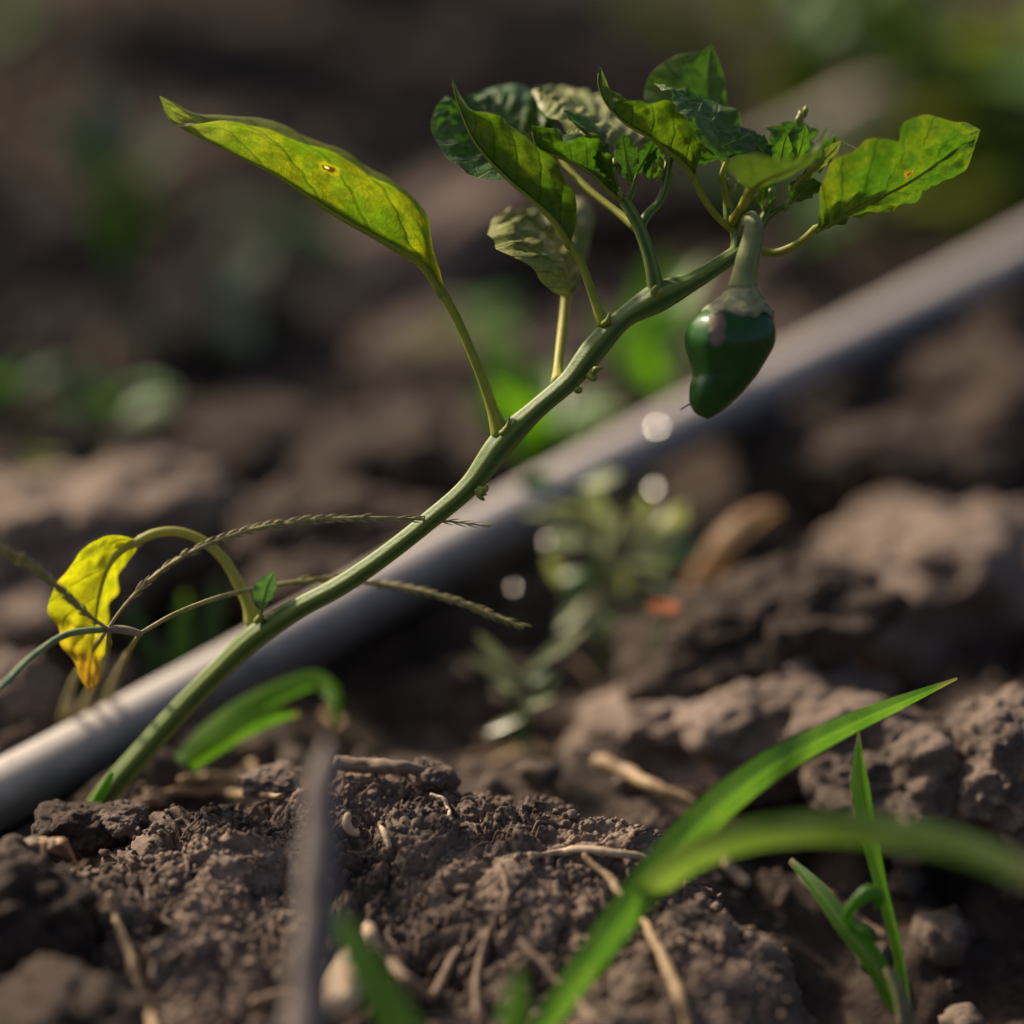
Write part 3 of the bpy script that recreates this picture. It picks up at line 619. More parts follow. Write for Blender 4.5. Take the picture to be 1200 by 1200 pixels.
leaf([(712, 206, -4), (700, 198, -8), (696, 186, -10), (700, 176, -10)], [(713, 206, -3), (707, 195, -5), (703, 186, -7), (700, 175, -9)], [(714, 206, -2), (716, 194, -3), (712, 184, -5), (701, 175, -9)], LM_G, None, rib=4, nv=26, nu=7, seed=62)
leaf([(905, 196, 6), (886, 184, 6), (872, 168, 8), (868, 152, 10)], [(906, 196, 8), (894, 178, 9), (882, 164, 10), (869, 150, 11)], [(908, 196, 9), (906, 174, 12), (894, 158, 13), (870, 149, 12)], LM_D, None, rib=4, nv=30, nu=8, quilt=.0007, seed=63)
leaf([(940, 205, 10), (952, 186, 10), (960, 170, 12), (978, 158, 14)], [(941, 206, 12), (958, 192, 13), (970, 176, 14), (979, 158, 15)], [(942, 207, 13), (966, 198, 16), (980, 180, 16), (980, 159, 15)], LM_D, None, rib=4, nv=30, nu=8, quilt=.0007, seed=64)
# P: large right-hand leaf
leaf([(958, 266, -3), (962, 240, -10), (964, 210, -14), (976, 186, -17), (996, 179, -18), (1020, 167, -18), (1043, 161, -17), (1052, 163, -15), (1059, 150, -16), (1074, 139, -16), (1094, 135, -15), (1118, 140, -11), (1137, 146, -5), (1149, 152, 0)],
     [(956, 268, 0), (986, 253, 0), (1020, 235, 0), (1050, 221, 0), (1078, 205, 0), (1108, 183, 0), (1130, 166, 0), (1149, 152, 0)],
     [(958, 268, 2), (986, 256, 6), (1010, 246, 9), (1030, 247, 11), (1047, 245, 12), (1068, 233, 12), (1082, 221, 12), (1101, 215, 11), (1125, 203, 8), (1139, 181, 4), (1149, 153, 0)],
     LM_R, [(957, 267, 0), (944, 279, 2), (926, 290, 6), (908, 296, 9), (892, 294, 10), (876, 288, 9)], (11, 10, 10, 11, 12, 13), rib=9, nv=70, nu=14, bulge=.12, quilt=.0016, wave=.0012, seed=46, label='large right-hand leaf with a brown scar')
# Q: pale leaf hanging behind
leaf([(662, 348, 18), (642, 338, 8), (628, 320, 2), (610, 306, -2), (588, 294, 0), (575, 280, 10), (576, 258, 28), (590, 252, 38)],
     [(664, 346, 24), (662, 322, 34), (654, 300, 40), (640, 280, 44), (620, 266, 44), (604, 258, 42), (590, 251, 40)],
     [(666, 346, 28), (682, 318, 48), (690, 285, 60), (692, 250, 70), (684, 232, 74), (662, 240, 72), (640, 246, 66), (618, 252, 54), (592, 250, 40)],
     LM_P, [(664, 342, 26), (661, 372, 22), (657, 405, 15), (654, 432, 8), (654, 448, 3)], (13, 14, 14, 14, 16), PET_Y, label='pale crinkled leaf hanging behind the stem', rib=8, nv=54, nu=12, quilt=.0024, nvein=9, seed=50)
# R: yellow hanging leaf at the lower left
leaf([(160, 633, 13), (140, 627, 10), (122, 629, 8), (98, 644, 8), (80, 665, 9), (62, 698, 11), (57, 718, 12), (68, 735, 12), (72, 757, 13), (86, 775, 14), (93, 795, 15), (104, 809, 16)],
     [(164, 634, 14), (148, 640, 12), (130, 658, 12), (118, 690, 14), (112, 725, 16), (108, 760, 17), (106, 788, 17), (105, 810, 16)],
     [(163, 637, 15), (154, 652, 18), (142, 672, 23), (131, 702, 28), (127, 738, 30), (121, 772, 27), (113, 800, 20), (105, 810, 16)],
     LM_YY, [(163, 633, 14), (182, 625, 14), (207, 623, 15), (236, 633, 16), (262, 655, 17), (280, 685, 18), (292, 712, 18), (298, 728, 19)], (12, 13, 13, 13, 14, 15, 17, 22), PET_Y, label='yellow withering leaf hanging at the lower left', rib=8, nv=60, nu=13, bulge=.14, quilt=.0014, wave=.0010, nvein=6, seed=53, d0=1.004)
# S: little bluish leaf in the axil
LM_S = leaf_mat('leaf_bluish', (.06, .13, .06), (.08, .15, .07), 0, (.09, .16, .09), .3, 5, .45, .5)
leaf([(306, 716, 14), (298, 704, 12), (297, 690, 12), (306, 677, 14), (320, 671, 16)], [(307, 717, 15), (309, 702, 15), (313, 686, 16), (321, 670, 17)], [(308, 717, 16), (318, 702, 17), (324, 688, 18), (322, 671, 17)], LM_S,
     [(306, 728, 17), (306, 722, 16), (307, 714, 15)], (6, 6, 5), rib=4, nv=26, nu=7, seed=55, quilt=.0002, label='tiny bluish leaf sprouting in the lowest axil')
# buds, stubs, leaf scars on the stem
BUD = plain_mat('bud', (.13, .19, .02), (.24, .25, .035), 500, .45, .4)
for bp in ([(588, 508, -3), (595, 500, -4), (597, 488, -4)], [(592, 506, -3), (601, 500, -3), (603, 492, -3)], [(694, 436, -3), (700, 432, -5), (707, 431, -5)],
           [(690, 440, -3), (697, 443, -4), (700, 440, -4)], [(562, 572, -1), (566, 578, -3), (570, 580, -3)], [(563, 573, -2), (569, 573, -3), (571, 569, -3)], [(560, 574, -2), (564, 583, -2), (568, 586, -2)],
           [(708, 380, -2), (713, 374, -4), (714, 366, -4)], [(770, 346, -4), (774, 341, -5), (780, 342, -5)], [(766, 345, -4), (768, 338, -5), (770, 334, -5)], [(300, 728, 16), (306, 722, 14), (304, 716, 13)], [(676, 456, -2), (679, 458, -3), (677, 459, -3)]):
    part('bud', tube(pm(bp), R(9, 7, 2), 10, 8, rough=.25), BUD, plant)
for k, (bx, by, dz) in enumerate([(713, 196, -3), (718, 203, -4), (722, 192, -3), (709, 186, -2), (716, 208, -3), (768, 195, 4), (772, 206, 3), (776, 190, 4), (862, 222, 4), (868, 212, 5), (856, 215, 5), (896, 238, 8), (904, 226, 8), (889, 228, 9), (921, 240, 8), (940, 136, 12), (943, 130, 13), (936, 140, 12), (728, 226, -2)]):
    a = k * 2.4; part('bud', tube(pm([(bx, by + 7, dz), (bx + 1.5 * math.sin(a), by, dz - .5), (bx + 3 * math.sin(a), by - 6, dz)]), R(4, 7.5, 3), 10, 8, rough=.2, seed=k), BUD, plant)

# fruit
rows = [(350, 843, 888), (356, 836, 895), (364, 824, 901), (375, 811, 906), (390, 804, 909), (403, 803, 908), (418, 807, 901), (430, 811, 894), (440, 812, 888), (450, 809, 880), (460, 808, 872), (470, 808, 862), (479, 811, 852), (486, 817, 842), (490, 824, 834), (491.5, 828, 830)]
def lathe_rows(rows, d, seg=40, lobes=3, lamp=.05, squash=.92, n=60, ph=.6):
    a = spline(np.array(rows, float), n); th = np.linspace(0, 2 * np.pi, seg, endpoint=False); V = []
    for (yy, l, r) in a:
        c = P((l + r) / 2, yy, d); rr = (r - l) / 2 * K * d
        k = 1 + lamp * np.cos(lobes * th + ph + (yy - 400) * .004) + .03 * np.cos(7 * th + 2)
        V.append(c + rr * (np.cos(th) * (1 + .02 * np.cos(5 * th + 1.0 + yy * .02)))[:, None] * RGT + rr * squash * (np.sin(th) * k)[:, None] * FWD)
    V = np.array(V); L = np.linspace(0, 1, n)
    uv = np.stack(np.broadcast_arrays((th / 6.2832)[None, :], L[:, None]), -1).reshape(-1, 2)
    return V.reshape(-1, 3), grid_faces(n, seg, True), uv
FD = .988
fruit = part('fruit', lathe_rows(rows, FD), fruit_mat(), plant, 'glossy dark green pepper with a dry grey scar')
CAL = plain_mat('calyx', (.15, .17, .075), (.31, .29, .165), 420, .75, .25, bump=.6)
PED = plain_mat('fruit_stalk', (.12, .165, .05), (.24, .245, .095), 300, .65, .3, bump=.5, streak=18)
cal = lathe_rows([(322, 859, 886), (334, 857, 888), (343, 848, 892), (352, 838, 898), (361, 827.5, 903), (368, 824, 906), (373, 827, 905)], FD, 48, 5, .03, .96, 36)
v = cal[0].reshape(36, 48, 3); rim = np.arange(36) / 35; th = np.linspace(0, 2 * np.pi, 48, endpoint=False)
tooth = (.0007 * np.cos(5 * th + .8) + .0005 * np.cos(11 * th) - .0004)
v = v - (rim ** 4)[:, None, None] * tooth[None, :, None] * UPV[None, None, :] + (rim ** 6 * .0006)[:, None, None] * nrm(v - v.mean(1, keepdims=True))
v = v.reshape(-1, 3); v = v + .0003 * vnoise(v * 700, 5)[:, None] * nrm(v - P(866, 350, FD))
part('calyx', (v, cal[1], cal[2]), CAL, fruit, 'grey-green corky calyx cap')
part('pedicel', tube(pm([(866, 282, 8), (872, 266, 4), (879, 257, -4), (883, 262, -9), (882, 278, -11), (877, 300, -12), (873, 322, -12), (871, 338, -12)]), R(13, 15, 19, 21, 23, 27, 30, 36), 50, 20, 5, .05), PED, fruit, 'thick hooked fruit stalk')
part('style', tube(pm([(810, 473, -15), (804, 476, -17), (798, 480, -18)]), R(2.5, 2, 2.5), 8, 6), ROOT, fruit, 'thin dry spine on the fruit tip')
v_ = [(836, 368, -22), (843, 367, -24), (846, 364, -24), (850, 369, -24.5), (857, 372, -25)]
part('crack', tube(pm(v_), R(1.5, 3, 3.5, 3, 1.5), 16, 6), plain_mat('dark_crack', (.03, .018, .012), (.05, .03, .02)), fruit)

# ------------------------------------------------------------------ grass seed heads at the left
gh = thing('grass_seed_head', S(70, 850), 'thin fingered grass seed head crossing in front of the pipe', 'grass')
GD = 1.0
def spike(pts, wd, start, name='spike', steps=70):
    o = part(name, tube(pm(pts, GD), R(*wd), 90, 8), SPIKE_STEM if start > .9 else SPIKE, gh)
    if start < .9:
        c = spline(pm(pts, GD), steps + 1); t = nrm(np.gradient(c, axis=0)); V = []; F = []; n0 = 0
        wv = np.interp(np.linspace(0, 1, steps + 1), np.linspace(0, 1, len(wd)), wd)
        for k in range(int(start * steps), steps):
            sgn = 1 if k % 2 else -1; s = nrm(np.cross(t[k], FWD) + rng.normal(0, .45, 3)); wv[k] *= rng.uniform(.75, 1.25)
            b = c[k] + s * sgn * wv[k] * K * .35
            g = tube([b - t[k] * .0008, b + s * sgn * .0005 + t[k] * .0008, b + s * sgn * .0010 + t[k] * .0032], [.0002, .00070 * wv[k] / 10, .00006], 6, 6)
            V.append(g[0]); F.append(g[1] + n0); n0 += len(g[0])
        sp = part('spikelets', (np.vstack(V), np.vstack(F), None), SPIKE, o); sp['kind'] = 'stuff'
    return o
spike([(125, 738, -6), (150, 705, -8), (185, 672, -10), (230, 644, -12), (290, 622, -12), (350, 611, -11), (420, 607, -8), (500, 609, 2), (575, 616, 12)], [3.5, 4, 5, 5, 5, 5, 4, 3, 1.5], .12)
spike([(165, 742, -4), (200, 722, 0), (250, 702, 8), (310, 688, 20), (370, 680, 26), (430, 682, 30), (500, 694, 26), (560, 714, 22), (614, 735, 18)], [5, 6, 6, 6, 6, 6, 6, 6, 4], .45)
spike([(128, 738, -6), (105, 722, -14), (70, 690, -24), (35, 662, -32), (0, 645, -40), (-60, 618, -55)], [4, 5, 7, 8, 8, 6], .1)
part('stalk', tube(pm([(-60, 850, -50), (0, 806, -34), (40, 768, -22), (80, 743, -12), (125, 737, -6)], GD), R(10, 9, 8, 8, 8), 40, 10), SPIKE_STEM, gh)
part('stalk', tube(pm([(125, 737, -6), (145, 738, -6), (165, 743, -4)], GD), R(8, 10, 8), 14, 10), plain_mat('reddish_stalk', (.20, .15, .09), (.27, .22, .12)), gh)
for pts in ([(125, 738, -5), (105, 768, 30), (86, 800, 65), (74, 840, 95), (66, 890, 120)], [(163, 744, -4), (150, 765, 34), (136, 795, 70), (124, 825, 100), (118, 870, 125)], [(128, 742, -2), (122, 780, 45), (104, 815, 85), (90, 850, 110), (84, 890, 125)]):
    part('stalk', tube(pm(pts, GD), R(5, 7, 9, 10, 10), 30, 10), SPIKE, gh)

# ------------------------------------------------------------------ grass blades
fg = thing('grass_tuft', P(625, 1225, .92), 'long green grass tuft in the right foreground, two arching blades', 'grass')
part('blade', blade_geo([(630, 1215, 0), (690, 1130, 6), (750, 1050, 14), (820, 968, 30), (900, 902, 48), (990, 853, 66), (1060, 822, 80), (1122, 795, 92)], [24, 35, 40, 41, 37, 28, 19, 3], .91, 60, -.25, .3), GRASS, fg, 'long straight blade reaching up to the right')
part('blade', blade_geo([(634, 1216, 6), (690, 1134, 12), (745, 1062, 16), (800, 1014, 8), (868, 984, -6), (950, 972, -20), (1040, 977, -34), (1130, 996, -48), (1230, 1036, -62)], [16, 24, 30, 36, 38, 37, 36, 33, 26], .91, 70, -.3, .25), GRASS_P, fg, 'pale arching blade bending down to the right edge')
sp = thing('green_sprout', S(1060, 1185), 'upright green sprout with a curled tip beside the right foreground blades', 'sprout')
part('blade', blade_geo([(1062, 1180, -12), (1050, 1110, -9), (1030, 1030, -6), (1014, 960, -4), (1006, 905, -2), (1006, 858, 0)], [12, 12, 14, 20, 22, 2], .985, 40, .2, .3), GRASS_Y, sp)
part('blade', blade_geo([(1055, 1185, -16), (1020, 1125, -14), (985, 1080, -10), (955, 1040, -4), (925, 1008, 4)], [26, 28, 26, 20, 8], .98, 36, .4, .35), GRASS, sp)
part('stalk', tube(pm([(1062, 1200, -20), (1056, 1170, -20), (1040, 1135, -18)], .98), R(20, 18, 10), 16, 12), plain_mat('sprout_foot', (.10, .12, .04), (.20, .16, .09), 200, .6, .3), sp)
part('curled_tip', tube(pm([(1040, 1135, -18), (1020, 1105, -18), (998, 1085, -20), (992, 1075, -20), (1005, 1055, -22), (1020, 1045, -22), (1030, 1052, -22), (1026, 1066, -22)], .98), R(6, 9, 11, 11, 14, 17, 14, 4), 34, 12), GRASS_Y, sp)
part('curled_tip', tube(pm([(1000, 1088, -20), (1015, 1092, -22), (1022, 1104, -22)], .98), R(8, 14, 4), 12, 10), GRASS_Y, sp)
single('grass_sprout', blade_geo([(478, 1225, 0), (445, 1165, 2), (415, 1110, 6), (392, 1070, 10), (386, 1058, 12)], [44, 44, 40, 26, 4], .87, 30, .3, .25), GRASS, 'short broad blade at the bottom right of the grey stem', 'grass', base=P(478, 1225, .87))
single('grass_sprout', blade_geo([(600, 1230, 0), (604, 1180, 4), (610, 1135, 8)], [34, 32, 6], .87, 20, .2, .25), GRASS_Y, 'stubby bright blade at the bottom edge, centre', 'grass', base=P(600, 1230, .87))
single('grass_sprout', blade_geo([(54, 1188, 0), (60, 1172, 2), (64, 1155, 3)], [9, 12, 3], .90, 16, .2, .25), GRASS, 'tiny green blade tip in the bottom left corner', 'grass', base=P(54, 1188, .9))
single('dead_weed', tube(pm([(358, 1230, -10), (366, 1130, -6), (372, 1040, -2), (376, 960, 2), (380, 900, 6), (384, 868, 10)], .855), R(48, 44, 40, 36, 26, 6), 50, 14, rough=.12), WOOD, 'blurred grey dry stem standing upright in the left foreground', 'dry stem', base=P(358, 1230, .85))
gb = thing('grass_clump', P(225, 890, 1.07), 'bright green curved blades low behind the pepper stem base', 'grass')
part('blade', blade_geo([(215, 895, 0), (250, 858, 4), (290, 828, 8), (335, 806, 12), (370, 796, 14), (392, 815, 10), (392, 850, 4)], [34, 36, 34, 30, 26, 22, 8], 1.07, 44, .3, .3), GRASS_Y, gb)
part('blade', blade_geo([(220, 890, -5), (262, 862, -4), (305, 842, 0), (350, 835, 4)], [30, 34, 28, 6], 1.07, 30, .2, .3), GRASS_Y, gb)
vb = thing('grass_clump', P(210, 800, 1.17), 'upright green blades between the yellow leaf and the stem', 'grass')
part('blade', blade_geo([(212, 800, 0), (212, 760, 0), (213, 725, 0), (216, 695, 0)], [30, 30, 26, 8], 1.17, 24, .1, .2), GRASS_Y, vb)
part('blade', blade_geo([(245, 790, 5), (246, 750, 5), (250, 712, 5), (256, 680, 5)], [26, 30, 26, 8], 1.18, 24, .2, .2), GRASS, vb)
part('blade', blade_geo([(200, 800, 5), (178, 765, 5), (160, 735, 5), (148, 700, 5)], [24, 28, 24, 8], 1.17, 24, .2, .2), GRASS, vb)
bs = thing('green_sprout', P(105, 965, 1.04), 'small pale green sprout at the foot of the pepper stem', 'sprout')
part('stalk', tube(pm([(92, 975, 0), (106, 950, -2), (119, 928, -4), (131, 906, -5)], 1.03), R(8, 9, 12, 6), 20, 10), GRASS_Y, bs)

# ------------------------------------------------------------------ straws, roots and bits lying on the soil
def strewn(name, px, wd, mat, label, cat, lift=.001, n=50, wob=.0006, rough=.15, sd=1):
    pts = [S(a, b, lift + wd[0] * K * .4) for a, b in px]
    return single(name, tube(pts, R(*wd), n, 10, rough=rough, wob=wob, seed=sd), mat, label, cat)
strewn('straw', [(172, 940), (215, 938), (260, 939), (300, 942), (328, 944)], [9, 10, 9, 8, 7], STRAW, 'straight golden straw lying beside the pepper stem base', 'straw', .003)
strewn('straw', [(215, 926), (250, 922), (280, 925)], [10, 12, 10], STRAW, 'short golden straw just above the straight one', 'straw', .003)
strewn('root', [(150, 972), (160, 958), (175, 950), (192, 950)], [13, 14, 14, 12], ROOT, 'short bent root at the left end of the mound', 'root', .003)
strewn('root', [(128, 1058), (136, 1085), (148, 1115), (160, 1150), (172, 1185), (184, 1225)], [10, 11, 11, 12, 13, 13], STRAW, 'pale root running down the mound at lower left', 'root', .002)
strewn('straw', [(620, 1010), (655, 1006), (700, 1004), (735, 1008), (756, 1014)], [6, 9, 10, 9, 6], STRAW_P, 'pale straw lying on the mound crest', 'straw', .002)
strewn('straw', [(684, 1012), (700, 1028), (718, 1048), (734, 1066)], [8, 9, 12, 10], STRAW, 'golden straw piece bending down from the crest', 'straw', .003)
strewn('root', [(752, 1090), (768, 1115), (782, 1145), (795, 1180), (806, 1225)], [8, 11, 12, 11, 10], STRAW, 'brown root beneath the long grass blade', 'root', .003)
strewn('twig', [(700, 912), (735, 928), (770, 945), (812, 966)], [20, 19, 17, 15], STRAW, 'thick brown twig behind the mound', 'twig', .006)
strewn('straw', [(828, 978), (838, 1002), (852, 1028), (872, 1052)], [10, 12, 14, 14], STRAW_P, 'pale straw crossing behind the two arching blades', 'straw', .005)
strewn('root', [(430, 1105), (452, 1130), (478, 1160), (505, 1178), (522, 1150), (540, 1122)], [9, 12, 12, 13, 12, 8], ROOT, 'bent tan root low on the front of the mound', 'root', .003)
strewn('root', [(572, 1105), (565, 1130), (556, 1160), (560, 1200)], [8, 9, 9, 8], ROOT, 'thin grey root hanging down the mound front', 'root', .002)
strewn('root', [(590, 1030), (594, 1060), (590, 1090)], [7, 8, 6], ROOT, 'short fine root in the middle of the mound front', 'root', .002)
strewn('root', [(610, 1115), (640, 1150), (672, 1182), (700, 1215)], [7, 8, 8, 8], ROOT, 'thin dark root slanting down at the bottom centre', 'root', .004)
strewn('grub', [(408, 964), (407, 974), (412, 983), (420, 986)], [8, 11, 11, 8], STRAW_P, 'small pale curled bit on the mound crest', 'debris', .0025, rough=.1, wob=0)
strewn('straw', [(446, 975), (451, 988), (455, 1000)], [5, 9, 6], STRAW_P, 'small pale flake right of the curled bit', 'straw', .002)
strewn('straw', [(505, 938), (520, 942), (526, 955), (527, 966)], [4, 5, 5, 4], STRAW_P, 'tiny bent straw on the crest, centre', 'straw', .002)
strewn('twig', [(395, 912), (430, 915), (470, 916), (498, 922)], [20, 18, 16, 12], ROOT, 'dusty twig lying along the crest beside the grey stem', 'twig', .004)
strewn('straw', [(400, 1225), (408, 1185), (416, 1150)], [34, 36, 12], STRAW_P, 'broken pale straw stub at the bottom beside the grey stem', 'straw', .012)
strewn('straw', [(432, 1108), (438, 1120), (444, 1130)], [16, 18, 12], STRAW_P, 'pale blurred chip above the straw stub', 'straw', .006)
strewn('twig', [(940, 1040), (965, 1060), (1000, 1090), (1035, 1112)], [12, 14, 14, 10], ROOT, 'dark root in the gap at the right foreground', 'twig', .004)
strewn('twig', [(300, 1190), (330, 1180), (350, 1178)], [12, 14, 10], ROOT, 'blurred root at the bottom left of the grey stem', 'twig', .004)
n = 130                                               # hair roots in the mound
V, F, n0 = [], [], 0
for k in range(n):
    x0, y0 = rng.normal(-.03, .05), rng.uniform(.86, .97); a = rng.uniform(0, 6.28); L = rng.uniform(.004, .016); pts = []
    for s in np.linspace(0, 1, 5):
        p = drop(x0 + math.cos(a) * L * s, y0 + math.sin(a) * L * s); pts.append(p + [0, 0, .0006 + .002 * math.sin(3.1 * s) * rng.uniform(0, 1)])
    g = tube(pts, rng.uniform(.00012, .0004), 12, 5); V.append(g[0]); F.append(g[1] + n0); n0 += len(g[0])
hr = part('hair_roots', (np.vstack(V), np.vstack(F), None), ROOT, mound); hr['kind'] = 'stuff'
# dry leaf wisps at the left
dl = thing('dry_leaf', S(55, 1010), 'withered brown leaf curled on the soil at the left', 'dry leaf')
for k in range(4):
    part('lobe', blade_geo([(8 + 12 * k, 1018 - 3 * k, 0), (18 + 13 * k, 998 - 4 * k, -6), (40 + 12 * k, 988 - 2 * k, -10), (66 + 8 * k, 996 + k * 5, -8)], [8, 20, 22, 4], .985, 20, .5 + .3 * k, .5), DRYLEAF if k % 2 else ROOT, dl)
bl = thing('dry_leaf', P(825, 690, 1.19), 'orange-brown curled dry leaf right of the fleshy weed', 'dry leaf')
part('lobe', blade_geo([(800, 705, 0), (824, 668, -6), (850, 632, -10), (880, 605, -6), (912, 592, 4)], [26, 36, 40, 36, 16], 1.19, 30, .3, .5), DRYLEAF, bl)
part('stalk', tube(pm([(815, 700, 0), (806, 720, 4), (800, 735, 8)], 1.19), R(14, 12, 10), 12, 8), STRAW, bl)

# ------------------------------------------------------------------ weeds behind (blurred)
def weed(name, px, py, d, n, ln, mat, label, cat, spread=1.0, hgt=.03, width=.5, lift=.3, seed=0, point=.6, stems=True):
    r = np.random.default_rng(seed); b = P(px, py, d); b[2] = max(b[2], drop(b[0], b[1])[2] - .002); w_ = thing(name, b, label, cat)
    for k in range(n):
        a = k * 2.4 + r.uniform(-.4, .4); h = hgt * r.uniform(.2, 1); q = b + np.array([math.cos(a) * spread * hgt * .4 * r.uniform(.2, 1), math.sin(a) * spread * hgt * .4, h])
        l = ln * r.uniform(.7, 1.25); d3 = np.array([math.cos(a) * spread, math.sin(a) * spread, lift + r.uniform(-.3, .4)])
        m = mat[k % len(mat)]
        lf = part('leaf', oval_geo(q, d3, (0, 0, 1), l, l * width * r.uniform(.85, 1.15), .25, r.uniform(.1, .4), 10, point), m, w_)
        if stems: part('stalk', tube([b + [0, 0, -.004], (b + q) / 2 + [0, 0, .002], q], [.0011, .0008, .0006], 8, 6), m, lf)
    return w_
def fleshy(pts, d, label, seed, name='fleshy_weed', dark=False, extra=None):
    """succulent weed: leaves given by base and tip pixels"""
    r = np.random.default_rng(seed); cx = np.mean([p[0] for p in pts]); cy = max(p[1] for p in pts); ty = min(p[1] for p in pts)
    b0 = P(cx, cy + 10, d); b0[2] = drop(b0[0], b0[1])[2] - .002; w_ = thing(name, b0, label, 'weed'); stems = []
    for off in (-22, 4, 26):                          # three thin stems rising from one root
        sp_ = [b0, P(cx + off * .6, (cy * 2 + ty) / 3, d), P(cx + off * 1.3, (cy + ty * 2) / 3, d - .004), P(cx + off * 1.7, ty, d - .006)]
        stems.append(spline(sp_, 40)); part('stalk', tube(sp_, R(9, 7, 6, 4), 30, 8), SUCC_D, w_)
    stems = np.vstack(stems)
    for k, (x0, y0, x1, y1, wd) in enumerate(pts):
        dz = r.uniform(-14, 10); m = SUCC_D if (dark or k % 4 == 3) else SUCC
        a, b = P(x0, y0, d + dz / 1000), P(x1, y1, d + (dz + r.uniform(-8, 4)) / 1000)
        dr = b - a; up = nrm(np.array([r.uniform(-.6, .6), r.uniform(-.9, .1), r.uniform(.4, 1)]))
        lf = part('leaf', oval_geo(a, dr, up, np.linalg.norm(dr) * r.uniform(.9, 1.25), wd * K * d * r.uniform(.6, .85), r.uniform(.1, .35), r.uniform(-.1, .35), 10, .2), m, w_)
        low = stems[stems[:, 2] < a[2] + .003]; low = low if len(low) else stems
        q = low[np.argmin(np.linalg.norm(low - a, axis=1))]
        part('petiole', tube([q, (q + a) / 2 + [0, 0, -.001], a], R(4, 3.5, 3), 10, 6), SUCC_D, lf)
    return w_
fw = fleshy([(700, 640, 650, 620, 34), (720, 620, 690, 580, 32), (690, 600, 640, 590, 34), (705, 660, 670, 700, 34), (740, 650, 800, 610, 34), (760, 640, 785, 595, 30), (740, 660, 790, 655, 34), (700, 680, 660, 670, 32),
        (690, 700, 655, 740, 32), (700, 720, 740, 745, 34), (660, 690, 645, 655, 32), (730, 690, 760, 720, 32), (770, 640, 805, 590, 28), (660, 610, 615, 600, 30), (680, 570, 720, 555, 30), (655, 560, 610, 570, 28), (700, 650, 730, 600, 30), (680, 640, 640, 640, 30), (740, 630, 760, 575, 28), (720, 700, 690, 740, 30), (750, 680, 800, 690, 30), (690, 620, 700, 570, 30), (720, 660, 735, 690, 30), (770, 660, 815, 640, 28)], 1.175, 'pale fleshy-leaved weed clump in the middle distance under the pepper', 3)
fleshy([(608, 795, 558, 745, 22), (612, 790, 672, 742, 22), (604, 800, 548, 768, 17), (615, 803, 645, 785, 18), (606, 808, 580, 800, 18), (622, 838, 570, 852, 15), (618, 830, 650, 815, 15)], 1.12, 'small fleshy seedling left of the pale weed clump', 8)
o = thing('flower', P(775, 735, 1.115), 'small orange-red flower beside the fleshy weed', 'flower')
for k in range(6):
    a = k * 1.05; b = P(778, 716, 1.11)
    part('petal', oval_geo(b, (math.cos(a), math.sin(a), .45), (0, 0, 1), .006, .005, .2, .2, 8, .2), PETAL, o)
part('stalk', tube([P(772, 765, 1.115), P(776, 740, 1.113), P(778, 716, 1.11)], [.001, .0008, .0007], 10, 6), SUCC_D, o)
weed('leafy_weed', 625, 560, 1.31, 12, .036, [WEED, GRASS_Y], 'bright green blurred weed just behind the pipe below the stem', 'weed', .6, .022, .5, .8, 4)
weed('leafy_weed', 765, 480, 1.36, 12, .036, [WEED, GRASS_Y], 'bright green blurred weed left of the hanging pepper', 'weed', .5, .028, .5, .9, 5)
weed('leafy_weed', 130, 540, 1.34, 6, .024, [WEED], 'bright green blurred weed at the left background', 'weed', .8, .03, .6, .5, 6)
weed('leafy_weed', 145, 400, 1.50, 8, .045, [WEED_B, WEED], 'dull green upright weed in the left background', 'weed', .5, .07, .5, .9, 7)
weed('leafy_weed', 310, 330, 1.60, 7, .04, [WEED_B, WEED], 'dim green weed beneath the large yellow-green leaf', 'weed', .9, .03, .55, .4, 8)
weed('leafy_weed', 245, 430, 1.47, 6, .04, [WEED_B], 'grey-green shade-darkened weed in the left background', 'weed', 1.0, .015, .6, .3, 9)
weed('leafy_weed', 930, 360, 1.58, 6, .05, [WEED_B, WEED], 'dull green weed beyond the pipe right of the pepper', 'weed', .8, .05, .5, .7, 10)
weed('leafy_weed', 1010, 290, 1.62, 6, .045, [WEED_B, WEED_Y], 'olive weed beyond the pipe under the right-hand leaf', 'weed', .9, .03, .5, .5, 11)
weed('leafy_weed', 45, 555, 1.30, 3, .012, [WEED_Y], 'tiny yellow-green seedling above the pale flat-topped clod', 'weed', .9, .006, .6, .5, 12)
weed('leafy_weed', 560, 395, 1.45, 6, .035, [WEED_Y, WEED], 'mossy green weed on top of the rounded tan clod', 'weed', 1.6, .006, .45, .05, 13)
weed('leafy_weed', 10, 500, 1.38, 4, .022, [WEED], 'dark green weed at the far left edge', 'weed', .8, .03, .5, .5, 14)
